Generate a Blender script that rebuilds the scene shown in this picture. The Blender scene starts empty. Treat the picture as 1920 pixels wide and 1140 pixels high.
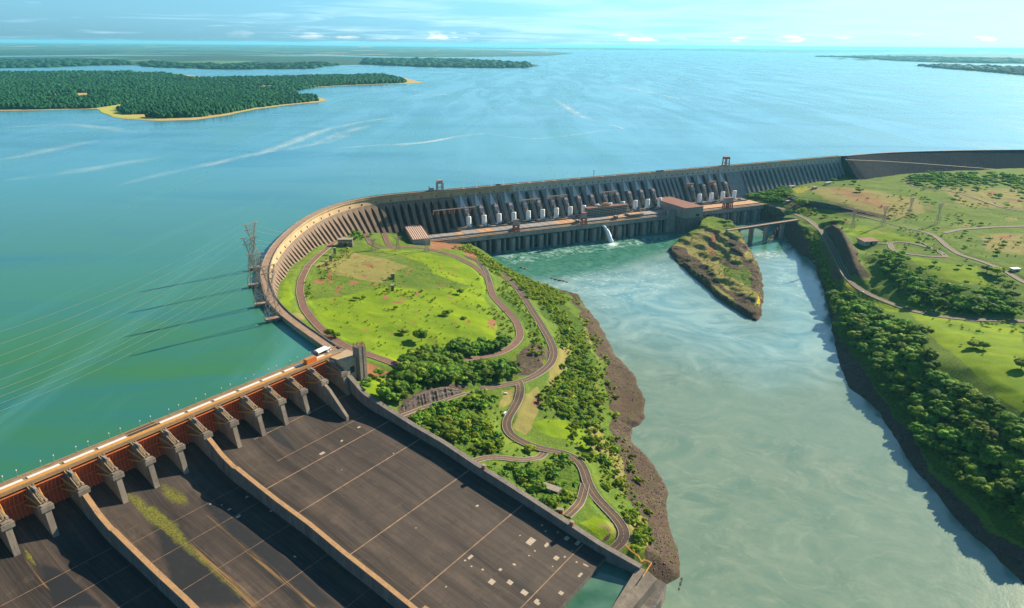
import bpy, math, random
import numpy as np
from mathutils import Vector, Matrix
from mathutils.geometry import tessellate_polygon
random.seed(7); rng=np.random.default_rng(7)
S=bpy.context.scene; R=math.radians
# ---------------------------------------------------------------- camera, sky, sun
FPX=1371.0; TH=math.atan(487/FPX); RO=R(.5); ZC=416.0     # camera height above the river, metres
cam=bpy.data.cameras.new('camera'); co=bpy.data.objects.new('camera',cam); S.collection.objects.link(co)
cam.sensor_fit='HORIZONTAL'; cam.sensor_width=36; cam.lens=36*FPX/1920; cam.clip_start=5; cam.clip_end=400000
co.matrix_world=Matrix.Translation((0,0,ZC))@Matrix.Rotation(math.pi/2-TH,4,'X')@Matrix.Rotation(RO,4,'Z')
S.camera=co
SUN_AZ=R(42); SUN_EL=R(25)                                 # azimuth from +X towards +Y
sd=Vector((math.cos(SUN_AZ)*math.cos(SUN_EL),math.sin(SUN_AZ)*math.cos(SUN_EL),math.sin(SUN_EL)))
sl=bpy.data.lights.new('sun','SUN'); sl.energy=5.0; sl.angle=R(.5); sl.color=(1,.86,.62)
so=bpy.data.objects.new('sun',sl); S.collection.objects.link(so); so.rotation_euler=sd.to_track_quat('Z','Y').to_euler()
S.view_settings.view_transform='Standard'; S.view_settings.look='None'; S.view_settings.exposure=1.22; S.view_settings.gamma=1
S.cycles.volume_step_rate=4 if hasattr(S,'cycles') else 1
S.cycles.max_bounces=6; S.cycles.volume_bounces=0
W_=bpy.data.worlds.new('World'); S.world=W_; W_.use_nodes=True
def world():
    nt=W_.node_tree; n=nt.nodes; l=nt.links; n.clear()
    out=n.new('ShaderNodeOutputWorld'); bg=n.new('ShaderNodeBackground'); l.new(bg.outputs[0],out.inputs[0])
    sky=n.new('ShaderNodeTexSky'); sky.sky_type='NISHITA'; sky.sun_disc=False; sky.sun_elevation=SUN_EL
    sky.sun_rotation=math.pi/2-SUN_AZ; sky.air_density=1.3; sky.dust_density=.6; sky.ozone_density=2.0; sky.altitude=300
    tint=n.new('ShaderNodeMix'); tint.data_type='RGBA'; tint.blend_type='MULTIPLY'; tint.inputs[0].default_value=1
    tint.inputs[7].default_value=(.45,1.0,1.24,1); l.new(sky.outputs[0],tint.inputs[6])
    bw=n.new('ShaderNodeRGBToBW'); l.new(sky.outputs[0],bw.inputs[0]); cm=n.new('ShaderNodeMix'); cm.data_type='RGBA'; cm.blend_type='MULTIPLY'; cm.inputs[0].default_value=1; l.new(bw.outputs[0],cm.inputs[6]); cm.inputs[7].default_value=(.34,1.02,1.42,1)
    tm=n.new('ShaderNodeMix'); tm.data_type='RGBA'; tm.inputs[0].default_value=.75; l.new(tint.outputs[2],tm.inputs[6]); l.new(cm.outputs[2],tm.inputs[7]); tint=tm
    tc0=n.new('ShaderNodeTexCoord'); sp0=n.new('ShaderNodeSeparateXYZ'); l.new(tc0.outputs['Generated'],sp0.inputs[0]); hz=n.new('ShaderNodeMapRange'); hz.inputs[1].default_value=.03; hz.inputs[2].default_value=.5; l.new(sp0.outputs[2],hz.inputs[0]); hc=n.new('ShaderNodeMix'); hc.data_type='RGBA'; hc.inputs[6].default_value=(.38,.92,1.36,1); hc.inputs[7].default_value=(.27,.68,1.45,1); l.new(hz.outputs[0],hc.inputs[0]); l.new(hc.outputs[2],cm.inputs[7])
    tc=n.new('ShaderNodeTexCoord'); sp=n.new('ShaderNodeSeparateXYZ'); l.new(tc.outputs['Generated'],sp.inputs[0])
    # cloud veil: coordinates on a flat layer high above (x/z, y/z)
    mx=n.new('ShaderNodeMath'); mx.operation='MAXIMUM'; mx.inputs[1].default_value=.001; l.new(sp.outputs[2],mx.inputs[0])
    ad=n.new('ShaderNodeMath'); ad.operation='ADD'; ad.inputs[1].default_value=.035; l.new(mx.outputs[0],ad.inputs[0])
    dx=n.new('ShaderNodeMath'); dx.operation='DIVIDE'; l.new(sp.outputs[0],dx.inputs[0]); l.new(ad.outputs[0],dx.inputs[1])
    dy=n.new('ShaderNodeMath'); dy.operation='DIVIDE'; l.new(sp.outputs[1],dy.inputs[0]); l.new(ad.outputs[0],dy.inputs[1])
    cb=n.new('ShaderNodeCombineXYZ'); l.new(dx.outputs[0],cb.inputs[0]); l.new(dy.outputs[0],cb.inputs[1])
    no=n.new('ShaderNodeTexNoise'); no.inputs['Scale'].default_value=.42; no.inputs['Detail'].default_value=8; no.inputs['Roughness'].default_value=.6; no.inputs['Distortion'].default_value=.5
    l.new(cb.outputs[0],no.inputs['Vector'])
    # more veil towards the sun's side of the sky
    dt=n.new('ShaderNodeVectorMath'); dt.operation='DOT_PRODUCT'; dt.inputs[1].default_value=tuple(Vector((sd.x,sd.y,0)).normalized()); l.new(tc.outputs['Generated'],dt.inputs[0])
    mr=n.new('ShaderNodeMapRange'); mr.inputs[1].default_value=.3; mr.inputs[2].default_value=1.0; mr.inputs[3].default_value=-.10; mr.inputs[4].default_value=.20; l.new(dt.outputs['Value'],mr.inputs[0])
    sm=n.new('ShaderNodeMath'); sm.operation='ADD'; l.new(no.outputs[0],sm.inputs[0]); l.new(mr.outputs[0],sm.inputs[1])
    cr=n.new('ShaderNodeMapRange'); cr.inputs[1].default_value=.46; cr.inputs[2].default_value=.86; l.new(sm.outputs[0],cr.inputs[0])
    mix=n.new('ShaderNodeMix'); mix.data_type='RGBA'; l.new(cr.outputs[0],mix.inputs[0]); l.new(tint.outputs[2],mix.inputs[6]); mix.inputs[7].default_value=(6.0,9.0,10.8,1)
    # small cumulus along the horizon
    mp=n.new('ShaderNodeMapping'); mp.inputs['Scale'].default_value=(14,14,70); l.new(tc.outputs['Generated'],mp.inputs[0])
    n2=n.new('ShaderNodeTexNoise'); n2.inputs['Scale'].default_value=1.6; n2.inputs['Detail'].default_value=6; l.new(mp.outputs[0],n2.inputs['Vector'])
    c2=n.new('ShaderNodeMapRange'); c2.inputs[1].default_value=.56; c2.inputs[2].default_value=.64; l.new(n2.outputs[0],c2.inputs[0])
    b1=n.new('ShaderNodeMapRange'); b1.inputs[1].default_value=.004; b1.inputs[2].default_value=.007; l.new(sp.outputs[2],b1.inputs[0])
    b2=n.new('ShaderNodeMapRange'); b2.inputs[1].default_value=.016; b2.inputs[2].default_value=.010; l.new(sp.outputs[2],b2.inputs[0])
    b3=n.new('ShaderNodeMapRange'); b3.inputs[1].default_value=.35; b3.inputs[2].default_value=.6; l.new(dt.outputs['Value'],b3.inputs[0])
    p=c2.outputs[0]
    for b in (b1,b2,b3):
        m=n.new('ShaderNodeMath'); m.operation='MULTIPLY'; l.new(p,m.inputs[0]); l.new(b.outputs[0],m.inputs[1]); p=m.outputs[0]
    mx2=n.new('ShaderNodeMix'); mx2.data_type='RGBA'; l.new(p,mx2.inputs[0]); l.new(mix.outputs[2],mx2.inputs[6]); mx2.inputs[7].default_value=(10,10.2,10,1)
    l.new(mx2.outputs[2],bg.inputs[0]); bg.inputs[1].default_value=.056
world()
# ---------------------------------------------------------------- measuring: pixel of the survey -> point on a level plane
def ray(u,v):
    x=(u-960)/FPX; y=(v-570)/FPX; c,s=math.cos(RO),math.sin(RO); x,y=x*c+y*s,-x*s+y*c
    return np.array((x, math.cos(TH)-y*math.sin(TH), -(math.sin(TH)+y*math.cos(TH))))
def W(u,v,z):
    r=ray(u,v); t=(z-ZC)/r[2]; return np.array((r[0]*t,r[1]*t))
def PJ(p):
    x,y,z=p[:,0],p[:,1],p[:,2]-ZC
    f=y*math.cos(TH)-z*math.sin(TH); dn=-y*math.sin(TH)-z*math.cos(TH); a,b=x/f,dn/f; c,s=math.cos(RO),math.sin(RO)
    return np.stack([960+FPX*(a*c-b*s),570+FPX*(a*s+b*c)],1)
# ---------------------------------------------------------------- object helpers
C=S.collection
def tag(o,label=None,cat=None,group=None,kind=None):
    if label: o['label']=label
    if cat: o['category']=cat
    if group: o['group']=group
    if kind: o['kind']=kind
    return o
def empty(name,label,cat,loc=(0,0,0),rz=0,group=None):
    o=bpy.data.objects.new(name,None); C.objects.link(o); o.location=loc; o.rotation_euler=(0,0,rz); return tag(o,label,cat,group)
class MB:
    def __init__(s): s.v=[]; s.f=[]
    def add(s,vs,fs):
        b=len(s.v); s.v+= [tuple(map(float,p)) for p in vs]; s.f+=[tuple(i+b for i in f) for f in fs]; return s
    def hexa(s,b4,t4): return s.add(list(b4)+list(t4),[(3,2,1,0),(4,5,6,7),(0,1,5,4),(1,2,6,5),(2,3,7,6),(3,0,4,7)])
    def box(s,x0,x1,y0,y1,z0,z1): return s.hexa([(x0,y0,z0),(x1,y0,z0),(x1,y1,z0),(x0,y1,z0)],[(x0,y0,z1),(x1,y0,z1),(x1,y1,z1),(x0,y1,z1)])
    def fbox(s,fr,a0,a1,b0,b1,z0,z1):       # box in a frame function fr(a,b)->xy
        q=[fr(a0,b0),fr(a1,b0),fr(a1,b1),fr(a0,b1)]; return s.hexa([(p[0],p[1],z0) for p in q],[(p[0],p[1],z1) for p in q])
    def bar(s,p,q,w,w2=None):
        p=Vector(p);q=Vector(q);d=(q-p); w2=w if w2 is None else w2
        if d.length<1e-6: return s
        d.normalize(); u=d.cross(Vector((0,0,1)) if abs(d.z)<.9 else Vector((1,0,0))).normalized(); k=d.cross(u)
        h=w/2;g=w2/2
        return s.hexa([p-u*h-k*h,p+u*h-k*h,p+u*h+k*h,p-u*h+k*h],[q-u*g-k*g,q+u*g-k*g,q+u*g+k*g,q-u*g+k*g])
    def tube(s,pts,rad,n=10,cap=True):
        pts=[Vector(p) for p in pts]; rs=rad if isinstance(rad,(list,tuple)) else [rad]*len(pts); rings=[];vs=[]
        u0=None
        for i,p in enumerate(pts):
            d=(pts[min(i+1,len(pts)-1)]-pts[max(i-1,0)]).normalized()
            if u0 is None: u0=d.cross(Vector((0,0,1)) if abs(d.z)<.95 else Vector((1,0,0))).normalized()
            u=(u0-d*u0.dot(d)).normalized(); u0=u; k=d.cross(u)
            for j in range(n):
                a=2*math.pi*j/n; vs.append(p+(u*math.cos(a)+k*math.sin(a))*rs[i])
        fs=[(i*n+j,i*n+(j+1)%n,(i+1)*n+(j+1)%n,(i+1)*n+j) for i in range(len(pts)-1) for j in range(n)]
        if cap: fs+=[tuple(reversed(range(n))),tuple((len(pts)-1)*n+j for j in range(n))]
        return s.add(vs,fs)
    def build(s,name,mat,parent=None,smooth=False):
        me=bpy.data.meshes.new(name); me.from_pydata(s.v,[],s.f); me.update(); me.materials.append(mat)
        if smooth: me.polygons.foreach_set('use_smooth',[True]*len(me.polygons))
        o=bpy.data.objects.new(name,me); C.objects.link(o)
        if parent: o.parent=parent
        return o
def np_mesh(name,v,f,mat,parent=None,smooth=False,attrs=None):
    me=bpy.data.meshes.new(name); nv=len(v); nf=len(f); k=f.shape[1]
    me.vertices.add(nv); me.vertices.foreach_set('co',np.asarray(v,np.float32).ravel())
    me.loops.add(nf*k); me.loops.foreach_set('vertex_index',np.asarray(f,np.int32).ravel())
    me.polygons.add(nf); me.polygons.foreach_set('loop_start',np.arange(0,nf*k,k,dtype=np.int32)); me.polygons.foreach_set('loop_total',np.full(nf,k,np.int32))
    if smooth: me.polygons.foreach_set('use_smooth',np.ones(nf,bool))
    me.update(calc_edges=True)
    for an,arr in (attrs or {}).items():
        at=me.attributes.new(an,'FLOAT_COLOR','POINT'); c=np.ones((nv,4),np.float32); c[:,:arr.shape[1]]=arr; at.data.foreach_set('color',c.ravel())
    me.materials.append(mat)
    o=bpy.data.objects.new(name,me); C.objects.link(o)
    if parent: o.parent=parent
    return o
# ---------------------------------------------------------------- materials
MATS={}
class NT:
    def __init__(s,name):
        s.m=bpy.data.materials.new(name); s.m.use_nodes=True; s.t=s.m.node_tree; s.n=s.t.nodes; s.l=s.t.links
        s.b=s.n['Principled BSDF']; s.pos=s.n.new('ShaderNodeNewGeometry').outputs['Position']; s.b.inputs['Specular IOR Level'].default_value=.25
    def L(s,a,b): s.l.new(a,b)
    def map(s,scale=(1,1,1),rot=0,vec=None,loc=(0,0,0)):
        m=s.n.new('ShaderNodeMapping'); m.inputs['Scale'].default_value=scale; m.inputs['Rotation'].default_value=(0,0,rot); m.inputs['Location'].default_value=loc; s.L(vec or s.pos,m.inputs[0]); return m.outputs[0]
    def noise(s,scale,detail=4,rough=.55,vec=None,dist=0):
        x=s.n.new('ShaderNodeTexNoise'); x.inputs['Scale'].default_value=scale; x.inputs['Detail'].default_value=detail; x.inputs['Roughness'].default_value=rough; x.inputs['Distortion'].default_value=dist
        s.L(vec or s.pos,x.inputs['Vector']); return x.outputs[0]
    def voro(s,scale,vec=None,out='Distance',feat='F1'):
        x=s.n.new('ShaderNodeTexVoronoi'); x.feature=feat; x.inputs['Scale'].default_value=scale; s.L(vec or s.pos,x.inputs['Vector']); return x.outputs[out]
    def rng(s,v,a,b,c=0,d=1):
        x=s.n.new('ShaderNodeMapRange'); s.L(v,x.inputs[0]); 
        for i,k in enumerate((a,b,c,d)): x.inputs[i+1].default_value=k
        return x.outputs[0]
    def math(s,op,a,b=None):
        x=s.n.new('ShaderNodeMath'); x.operation=op
        for i,k in enumerate((a,b)):
            if k is None: continue
            if isinstance(k,(int,float)): x.inputs[i].default_value=k
            else: s.L(k,x.inputs[i])
        return x.outputs[0]
    def mix(s,f,a,b,mode='MIX'):
        x=s.n.new('ShaderNodeMix'); x.data_type='RGBA'; x.blend_type=mode
        for i,k in ((0,f),(6,a),(7,b)):
            if isinstance(k,(int,float)): x.inputs[i].default_value=k
            elif isinstance(k,(tuple,list)): x.inputs[i].default_value=(*k[:3],1)
            else: s.L(k,x.inputs[i])
        return x.outputs[2]
    def attr(s,name):
        x=s.n.new('ShaderNodeAttribute'); x.attribute_name=name; return x.outputs['Color']
    def sep(s,c):
        x=s.n.new('ShaderNodeSeparateColor'); s.L(c,x.inputs[0]); return x.outputs
    def bump(s,h,dist,strength=1):
        x=s.n.new('ShaderNodeBump'); x.inputs['Strength'].default_value=strength; x.inputs['Distance'].default_value=dist; s.L(h,x.inputs['Height']); s.L(x.outputs[0],s.b.inputs['Normal'])
    def col(s,c,rough=.85):
        if isinstance(c,(tuple,list)): s.b.inputs['Base Color'].default_value=(*c,1)
        else: s.L(c,s.b.inputs['Base Color'])
        s.b.inputs['Roughness'].default_value=rough; return s
def mottled(name,c1,c2,scale=.2,rough=.85,bump=.3,vs=(1,1,1),c3=None,metal=0):
    if name in MATS: return MATS[name]
    t=NT(name); v=t.map(vs); f=t.rng(t.noise(scale,6,.62,v),.32,.68); c=t.mix(f,c1,c2)
    if c3: c=t.mix(t.rng(t.noise(scale*3.7,5,.6,v),.55,.72),c,c3)
    t.col(c,rough); t.b.inputs['Metallic'].default_value=metal
    if bump: t.bump(t.noise(scale*5,4,.6),bump)
    MATS[name]=t.m; return t.m
SPA=np.array((-.5775,-.8164)); SPC=np.array((.8164,-.5775)); SPB=np.array((-175.55,689.94)); SP_ROT=math.atan2(SPC[1],SPC[0])
def concrete_mat():
    t=NT('weathered concrete'); v=t.map((.5,.5,.06)); f=t.rng(t.noise(.35,6,.65,v),.3,.7)
    c=t.mix(f,(.16,.13,.105),(.29,.24,.185)); c=t.mix(t.rng(t.noise(.05,4,.6),.45,.7),c,(.15,.12,.10)); c=t.mix(t.rng(t.noise(1.2,3,.6,v),.55,.75),c,(.12,.10,.09))
    t.col(c,.9); t.bump(t.noise(.8,4),.15); return t.m
M_CON=concrete_mat()
M_CONPALE=mottled('pale dam head concrete',(.50,.44,.34),(.36,.31,.25),.12,c3=(.22,.19,.16),vs=(1,1,.25))
M_RIBOR=None
M_DECK=mottled('ochre road deck',(.42,.24,.10),(.30,.18,.10),.25,c3=(.20,.13,.09))
M_DECK2=mottled('reddish worn dam crest paving',(.36,.23,.15),(.26,.17,.12),.10,c3=(.17,.12,.10))
M_OCHRE=mottled('yellow painted steel',(.62,.30,.05),(.48,.22,.05),.4,rough=.6,c3=(.25,.13,.06))
M_WHITE=mottled('white paint',(.80,.80,.78),(.70,.70,.68),.3,rough=.5,bump=0)
M_WHITED=mottled('white coated concrete strip',(.75,.70,.66),(.62,.58,.54),.3,rough=.7,bump=0)
M_RED=mottled('red lead painted steel',(.46,.085,.03),(.32,.06,.028),.3,rough=.6,c3=(.18,.05,.03),vs=(1,1,.3))
M_GREY=mottled('grey roof slabs',(.30,.27,.26),(.24,.22,.22),.1)
M_ORSLAB=mottled('orange roof slabs',(.52,.29,.15),(.42,.24,.14),.1,c3=(.3,.19,.12))
M_ROOF=mottled('brown red roof sheet',(.24,.095,.075),(.17,.075,.06),.15)
M_DARK=mottled('recess shade and dark parts',(.03,.032,.035),(.05,.05,.05),.3)  # near-black: recess shade put into colour, also used for doors and wheels
M_CONDARK=mottled('stained damp concrete',(.13,.11,.10),(.21,.18,.155),.16,vs=(1,1,.2),c3=(.07,.062,.06))
M_STEEL=mottled('galvanised lattice steel',(.46,.34,.26),(.36,.27,.21),.6,rough=.6,bump=0)
M_WIRE=mottled('tan power line',(.42,.33,.2),(.42,.33,.2),.6,bump=0)
M_ROADR=mottled('red brown earth road',(.20,.10,.075),(.14,.075,.06),.12,c3=(.24,.14,.10))
M_ROAD=mottled('reddish asphalt',(.115,.072,.055),(.08,.055,.045),.12,c3=(.15,.10,.08))
M_KERB=mottled('kerb concrete',(.34,.29,.24),(.24,.2,.17),.3)
M_LINE=mottled('yellow road line paint',(.55,.36,.08),(.4,.27,.08),.4,bump=0)
M_WLINE=mottled('white road paint',(.7,.7,.66),(.6,.6,.58),.4,bump=0)
M_BRICK=mottled('orange painted wall',(.52,.20,.08),(.42,.17,.07),.5)
M_ORANGE=mottled('orange container paint',(.72,.17,.02),(.6,.14,.02),.5,rough=.5,bump=0)
M_BARK=mottled('bark',(.12,.09,.065),(.08,.06,.045),.8)
M_GLASS=mottled('dark window glass',(.03,.05,.06),(.05,.07,.08),.5,rough=.15,bump=0)
def leaf(name,c1,c2,c3):
    t=NT(name); oi=t.n.new('ShaderNodeObjectInfo').outputs['Random']
    f=t.rng(t.noise(.45,5,.75),.3,.7); c=t.mix(f,c1,c2); c=t.mix(t.rng(t.noise(.05,3),.4,.7),c,c3); c=t.mix(t.rng(t.noise(.004,5,.7),.42,.6,0,.35),c,tuple(q*.7 for q in c1)); c=t.mix(t.rng(t.noise(.11,3),.55,.7,0,.6),c,tuple(min(1,q*1.9) for q in (c2[0]*1.15,c2[1],c2[2])))
    hs=t.n.new('ShaderNodeHueSaturation'); t.L(c,hs.inputs['Color']); oj=t.math('FRACT',t.math('MULTIPLY',oi,7.31)); t.L(t.rng(oi,0,1,.65,1.5),hs.inputs['Value']); t.L(t.rng(oj,0,1,.465,.51),hs.inputs['Hue'])
    t.col(hs.outputs[0],.75); t.b.inputs['Specular IOR Level'].default_value=.08; t.bump(t.noise(1.3,4,.75),1.2,.9)
    tr=t.n.new('ShaderNodeBsdfTranslucent'); t.L(hs.outputs[0],tr.inputs[0]); ms=t.n.new('ShaderNodeMixShader'); ms.inputs[0].default_value=.32
    t.L(t.b.outputs[0],ms.inputs[1]); t.L(tr.outputs[0],ms.inputs[2]); t.L(ms.outputs[0],t.n['Material Output'].inputs[0]); return t.m
M_LEAF=leaf('tree foliage',(.10,.20,.018),(.21,.33,.025),(.14,.25,.02))
M_LEAFB=leaf('bright bush foliage',(.12,.22,.018),(.24,.36,.025),(.16,.28,.02))
M_LEAFD=leaf('dense dark foliage',(.065,.16,.02),(.155,.28,.026),(.10,.215,.022))
M_LEAFFAR=leaf('far forest foliage',(.008,.062,.038),(.026,.115,.045),(.012,.08,.045))
# ---------------------------------------------------------------- geometry tools
def inpoly(pts,poly):
    x,y=pts[:,0],pts[:,1]; r=np.zeros(len(pts),bool); n=len(poly)
    for i in range(n):
        x1,y1=poly[i]; x2,y2=poly[(i+1)%n]
        if y1==y2: continue
        c=((y1>y)!=(y2>y))&(x<(x2-x1)*(y-y1)/(y2-y1)+x1); r^=c
    return r
def segdist(pts,line,closed=False):
    d=np.full(len(pts),1e9); tt=np.zeros(len(pts)); n=len(line)
    for i in range(n if closed else n-1):
        a=np.asarray(line[i]);b=np.asarray(line[(i+1)%n]); ab=b-a; L=(ab@ab)+1e-9
        t=np.clip(((pts-a)@ab)/L,0,1); q=np.linalg.norm(pts-(a+t[:,None]*ab),axis=1); m=q<d; d[m]=q[m]; tt[m]=i+t[m]
    return d,tt
def resample(P,step):
    P=np.asarray(P,float); d=np.r_[0,np.cumsum(np.linalg.norm(np.diff(P,axis=0),axis=1))]; n=max(2,int(d[-1]/step)+1); t=np.linspace(0,d[-1],n)
    return np.stack([np.interp(t,d,P[:,k]) for k in range(P.shape[1])],1)
def smooth(P,sig,fix=True):
    n=len(P); k=int(sig*3)+1; w=np.exp(-.5*(np.arange(-k,k+1)/sig)**2); w/=w.sum()
    pre=2*P[0]-P[1:k+1][::-1]; post=2*P[-1]-P[-k-1:-1][::-1]
    Q=np.vstack([pre,P,post]); return np.stack([np.convolve(Q[:,j],w,'valid') for j in range(P.shape[1])],1)
def vnoise(x,y,s,seed=0):                       # smooth value noise, -1..1
    x=x/s+seed*17.3; y=y/s+seed*9.1; xi=np.floor(x).astype(np.int64); yi=np.floor(y).astype(np.int64); fx=x-xi; fy=y-yi; fx=fx*fx*(3-2*fx); fy=fy*fy*(3-2*fy)
    def h(a,b): q=(a*374761393+b*668265263+seed*1442695)&0x7fffffff; q=(q^(q>>13))*1274126177&0x7fffffff; return (q^(q>>16))%10007/5003.5-1
    return (h(xi,yi)*(1-fx)+h(xi+1,yi)*fx)*(1-fy)+(h(xi,yi+1)*(1-fx)+h(xi+1,yi+1)*fx)*fy
def fbm(x,y,s,o=4,seed=0):
    r=0;a=1;t=0
    for i in range(o): r=r+a*vnoise(x,y,s/2**i,seed+i); t+=a; a*=.55
    return r/t
# ---------------------------------------------------------------- dam axis
crest_px=[(638,653),(599,626),(554,596.5),(524,570),(509.5,543),(503,519),(505,501),(514,474),(529,453),(553,429.5),(583,407),(613,392),(643,381),(686,371),(730,365.5)]
CR=[W(u,v,120) for u,v in crest_px]+[np.array((-111,1574.))]
CR=smooth(resample(CR,6),5); CR[0]=W(638,653,120)
ST0=CR[-1]; ST1=np.array((949,2134.))
straight=resample([ST0,ST1],6)[1:]
rock_ax=[(949,2134),(1091,2203),(1231,2246),(1408,2283),(1600,2308),(1900,2320),(2600,2300)]
ARC=CR; 
def offs(P,d):                                  # offset of a polyline to its downstream (right-hand) side
    T=np.gradient(P,axis=0); T/=np.linalg.norm(T,axis=1)[:,None]; N=np.stack([T[:,1],-T[:,0]],1); return P+N*d
ALL=np.vstack([CR,straight]); ALL=smooth(ALL,3); ALL[0]=CR[0]
AL_D=np.r_[0,np.cumsum(np.linalg.norm(np.diff(ALL,axis=0),axis=1))]
def axis(s):
    p=np.array([np.interp(s,AL_D,ALL[:,k]) for k in (0,1)]); q=np.array([np.interp(s+2,AL_D,ALL[:,k]) for k in (0,1)])-np.array([np.interp(s-2,AL_D,ALL[:,k]) for k in (0,1)])
    q/=np.linalg.norm(q); return p,q,np.array((q[1],-q[0]))
S_ARC=AL_D[len(CR)-1]; S_END=AL_D[-1]
PHO=np.array((-161.,1434.)); PHP=np.array((.897,.442)); PHN=np.array((-.442,.897))
def ph(a,b): return PHO+PHP*a+PHN*b
def sp(al,s): return SPB+SPA*al+SPC*s
# wall-top and floor profile of the spillway chute
WT=([26,47,78,112,150,185,225,252,285,316,352],[104,90,83,76,70,61.5,53.5,47.5,40,33,28])
FT=([-3,0,10,28,45,60,80,112,150,185,225,252,285,316,322],[95,95,94.2,87,79,75,72.5,67,61,52.5,44.5,39,31.5,25.5,25])
wt=lambda s: float(np.interp(s,*WT)); ft=lambda s: float(np.interp(s,*FT))
# ---------------------------------------------------------------- terrain
def rbf(ctrl,c=18.):
    P=np.array([W(u,v,z) if not isinstance(u,str) else v for u,v,z in ctrl]); Z=np.array([z for _,_,z in ctrl],float)
    K=np.sqrt(((P[:,None]-P[None])**2).sum(2)+c*c); n=len(P); A=np.zeros((n+1,n+1)); A[:n,:n]=K-np.eye(n)*6; A[:n,n]=1;A[n,:n]=1
    w=np.linalg.solve(A,np.r_[Z,0])
    def f(X):
        out=np.empty(len(X))
        for i in range(0,len(X),20000):
            D=np.sqrt(((X[i:i+20000,None]-P[None])**2).sum(2)+c*c); out[i:i+20000]=D@w[:n]+w[n]
        return out
    return f
class Terrain:
    def __init__(s,x0,x1,y0,y1,st,f,shore,bank,deep=-4,line=None):
        s.x=np.arange(x0,x1+st,st); s.y=np.arange(y0,y1+st,st); s.st=st; s.x0=x0;s.y0=y0
        X,Y=np.meshgrid(s.x,s.y); s.P=np.stack([X.ravel(),Y.ravel()],1); z=f(s.P)
        z+=fbm(s.P[:,0],s.P[:,1],60,4,3)*2.2+fbm(s.P[:,0],s.P[:,1],14,3,9)*.7
        if shore is not None:
            d,_=segdist(s.P,shore,True) if line is None else segdist(s.P,line); ins=inpoly(s.P,shore); d=np.where(ins,d,-d)
            d=d+fbm(s.P[:,0],s.P[:,1],22,4,5)*3.5
            z=np.where(d>0,np.minimum(np.maximum(z,np.minimum(1.2+d*.12,7)),d*bank(s.P)+.2),np.maximum(d*.8,deep))
            s.d=d
        s.z=z; s.n=(len(s.y),len(s.x)); s.hard=np.zeros(len(z))
    def H(s,x,y):
        x=np.atleast_1d(x);y=np.atleast_1d(y); i=np.clip((x-s.x0)/s.st,0,len(s.x)-1.001); j=np.clip((y-s.y0)/s.st,0,len(s.y)-1.001)
        a=i.astype(int);b=j.astype(int);fx=i-a;fy=j-b; Z=s.z.reshape(s.n)
        return (Z[b,a]*(1-fx)+Z[b,a+1]*fx)*(1-fy)+(Z[b+1,a]*(1-fx)+Z[b+1,a+1]*fx)*fy
    def hit(s,u,v):
        r=ray(u,v); t0=(ZC-125)/-r[2]; t1=ZC/-r[2]; t=np.linspace(t0,t1,500); x,y,z=r[0]*t,r[1]*t,ZC+r[2]*t
        ok=(x>s.x[0])&(x<s.x[-1])&(y>s.y[0])&(y<s.y[-1]); b=(z<s.H(x,y))&ok; k=int(np.argmax(b)) if b.any() else 499
        return np.array((x[k],y[k],z[k]))
    def flatten(s,line,w,blend):               # line: xyz polyline
        bb=(s.P[:,0]>line[:,0].min()-30)&(s.P[:,0]<line[:,0].max()+30)&(s.P[:,1]>line[:,1].min()-30)&(s.P[:,1]<line[:,1].max()+30)
        I=np.where(bb)[0]; d,t=segdist(s.P[I],line[:,:2]); zl=np.interp(t,np.arange(len(line)),line[:,2])-.35
        k=np.clip((d-w)/blend,0,1); k=k*k*(3-2*k); s.z[I]=zl*(1-k)+s.z[I]*k; m=d<w+1; s.hard[I[m]]=1
    def faces(s,keep=None):
        ny,nx=s.n; a=np.arange(ny*nx).reshape(ny,nx); f=np.stack([a[:-1,:-1].ravel(),a[:-1,1:].ravel(),a[1:,1:].ravel(),a[1:,:-1].ravel()],1)
        if keep is not None: f=f[keep[f].any(1)]
        return f
def shore_world(px): return [tuple(W(u,v,0)) if not isinstance(u,str) else v for u,v in px]
wallpts=[('w',tuple(sp(14,s)),wt(s)-3) for s in (30,60,90,120,150,180,210,240,270,300)]
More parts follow.
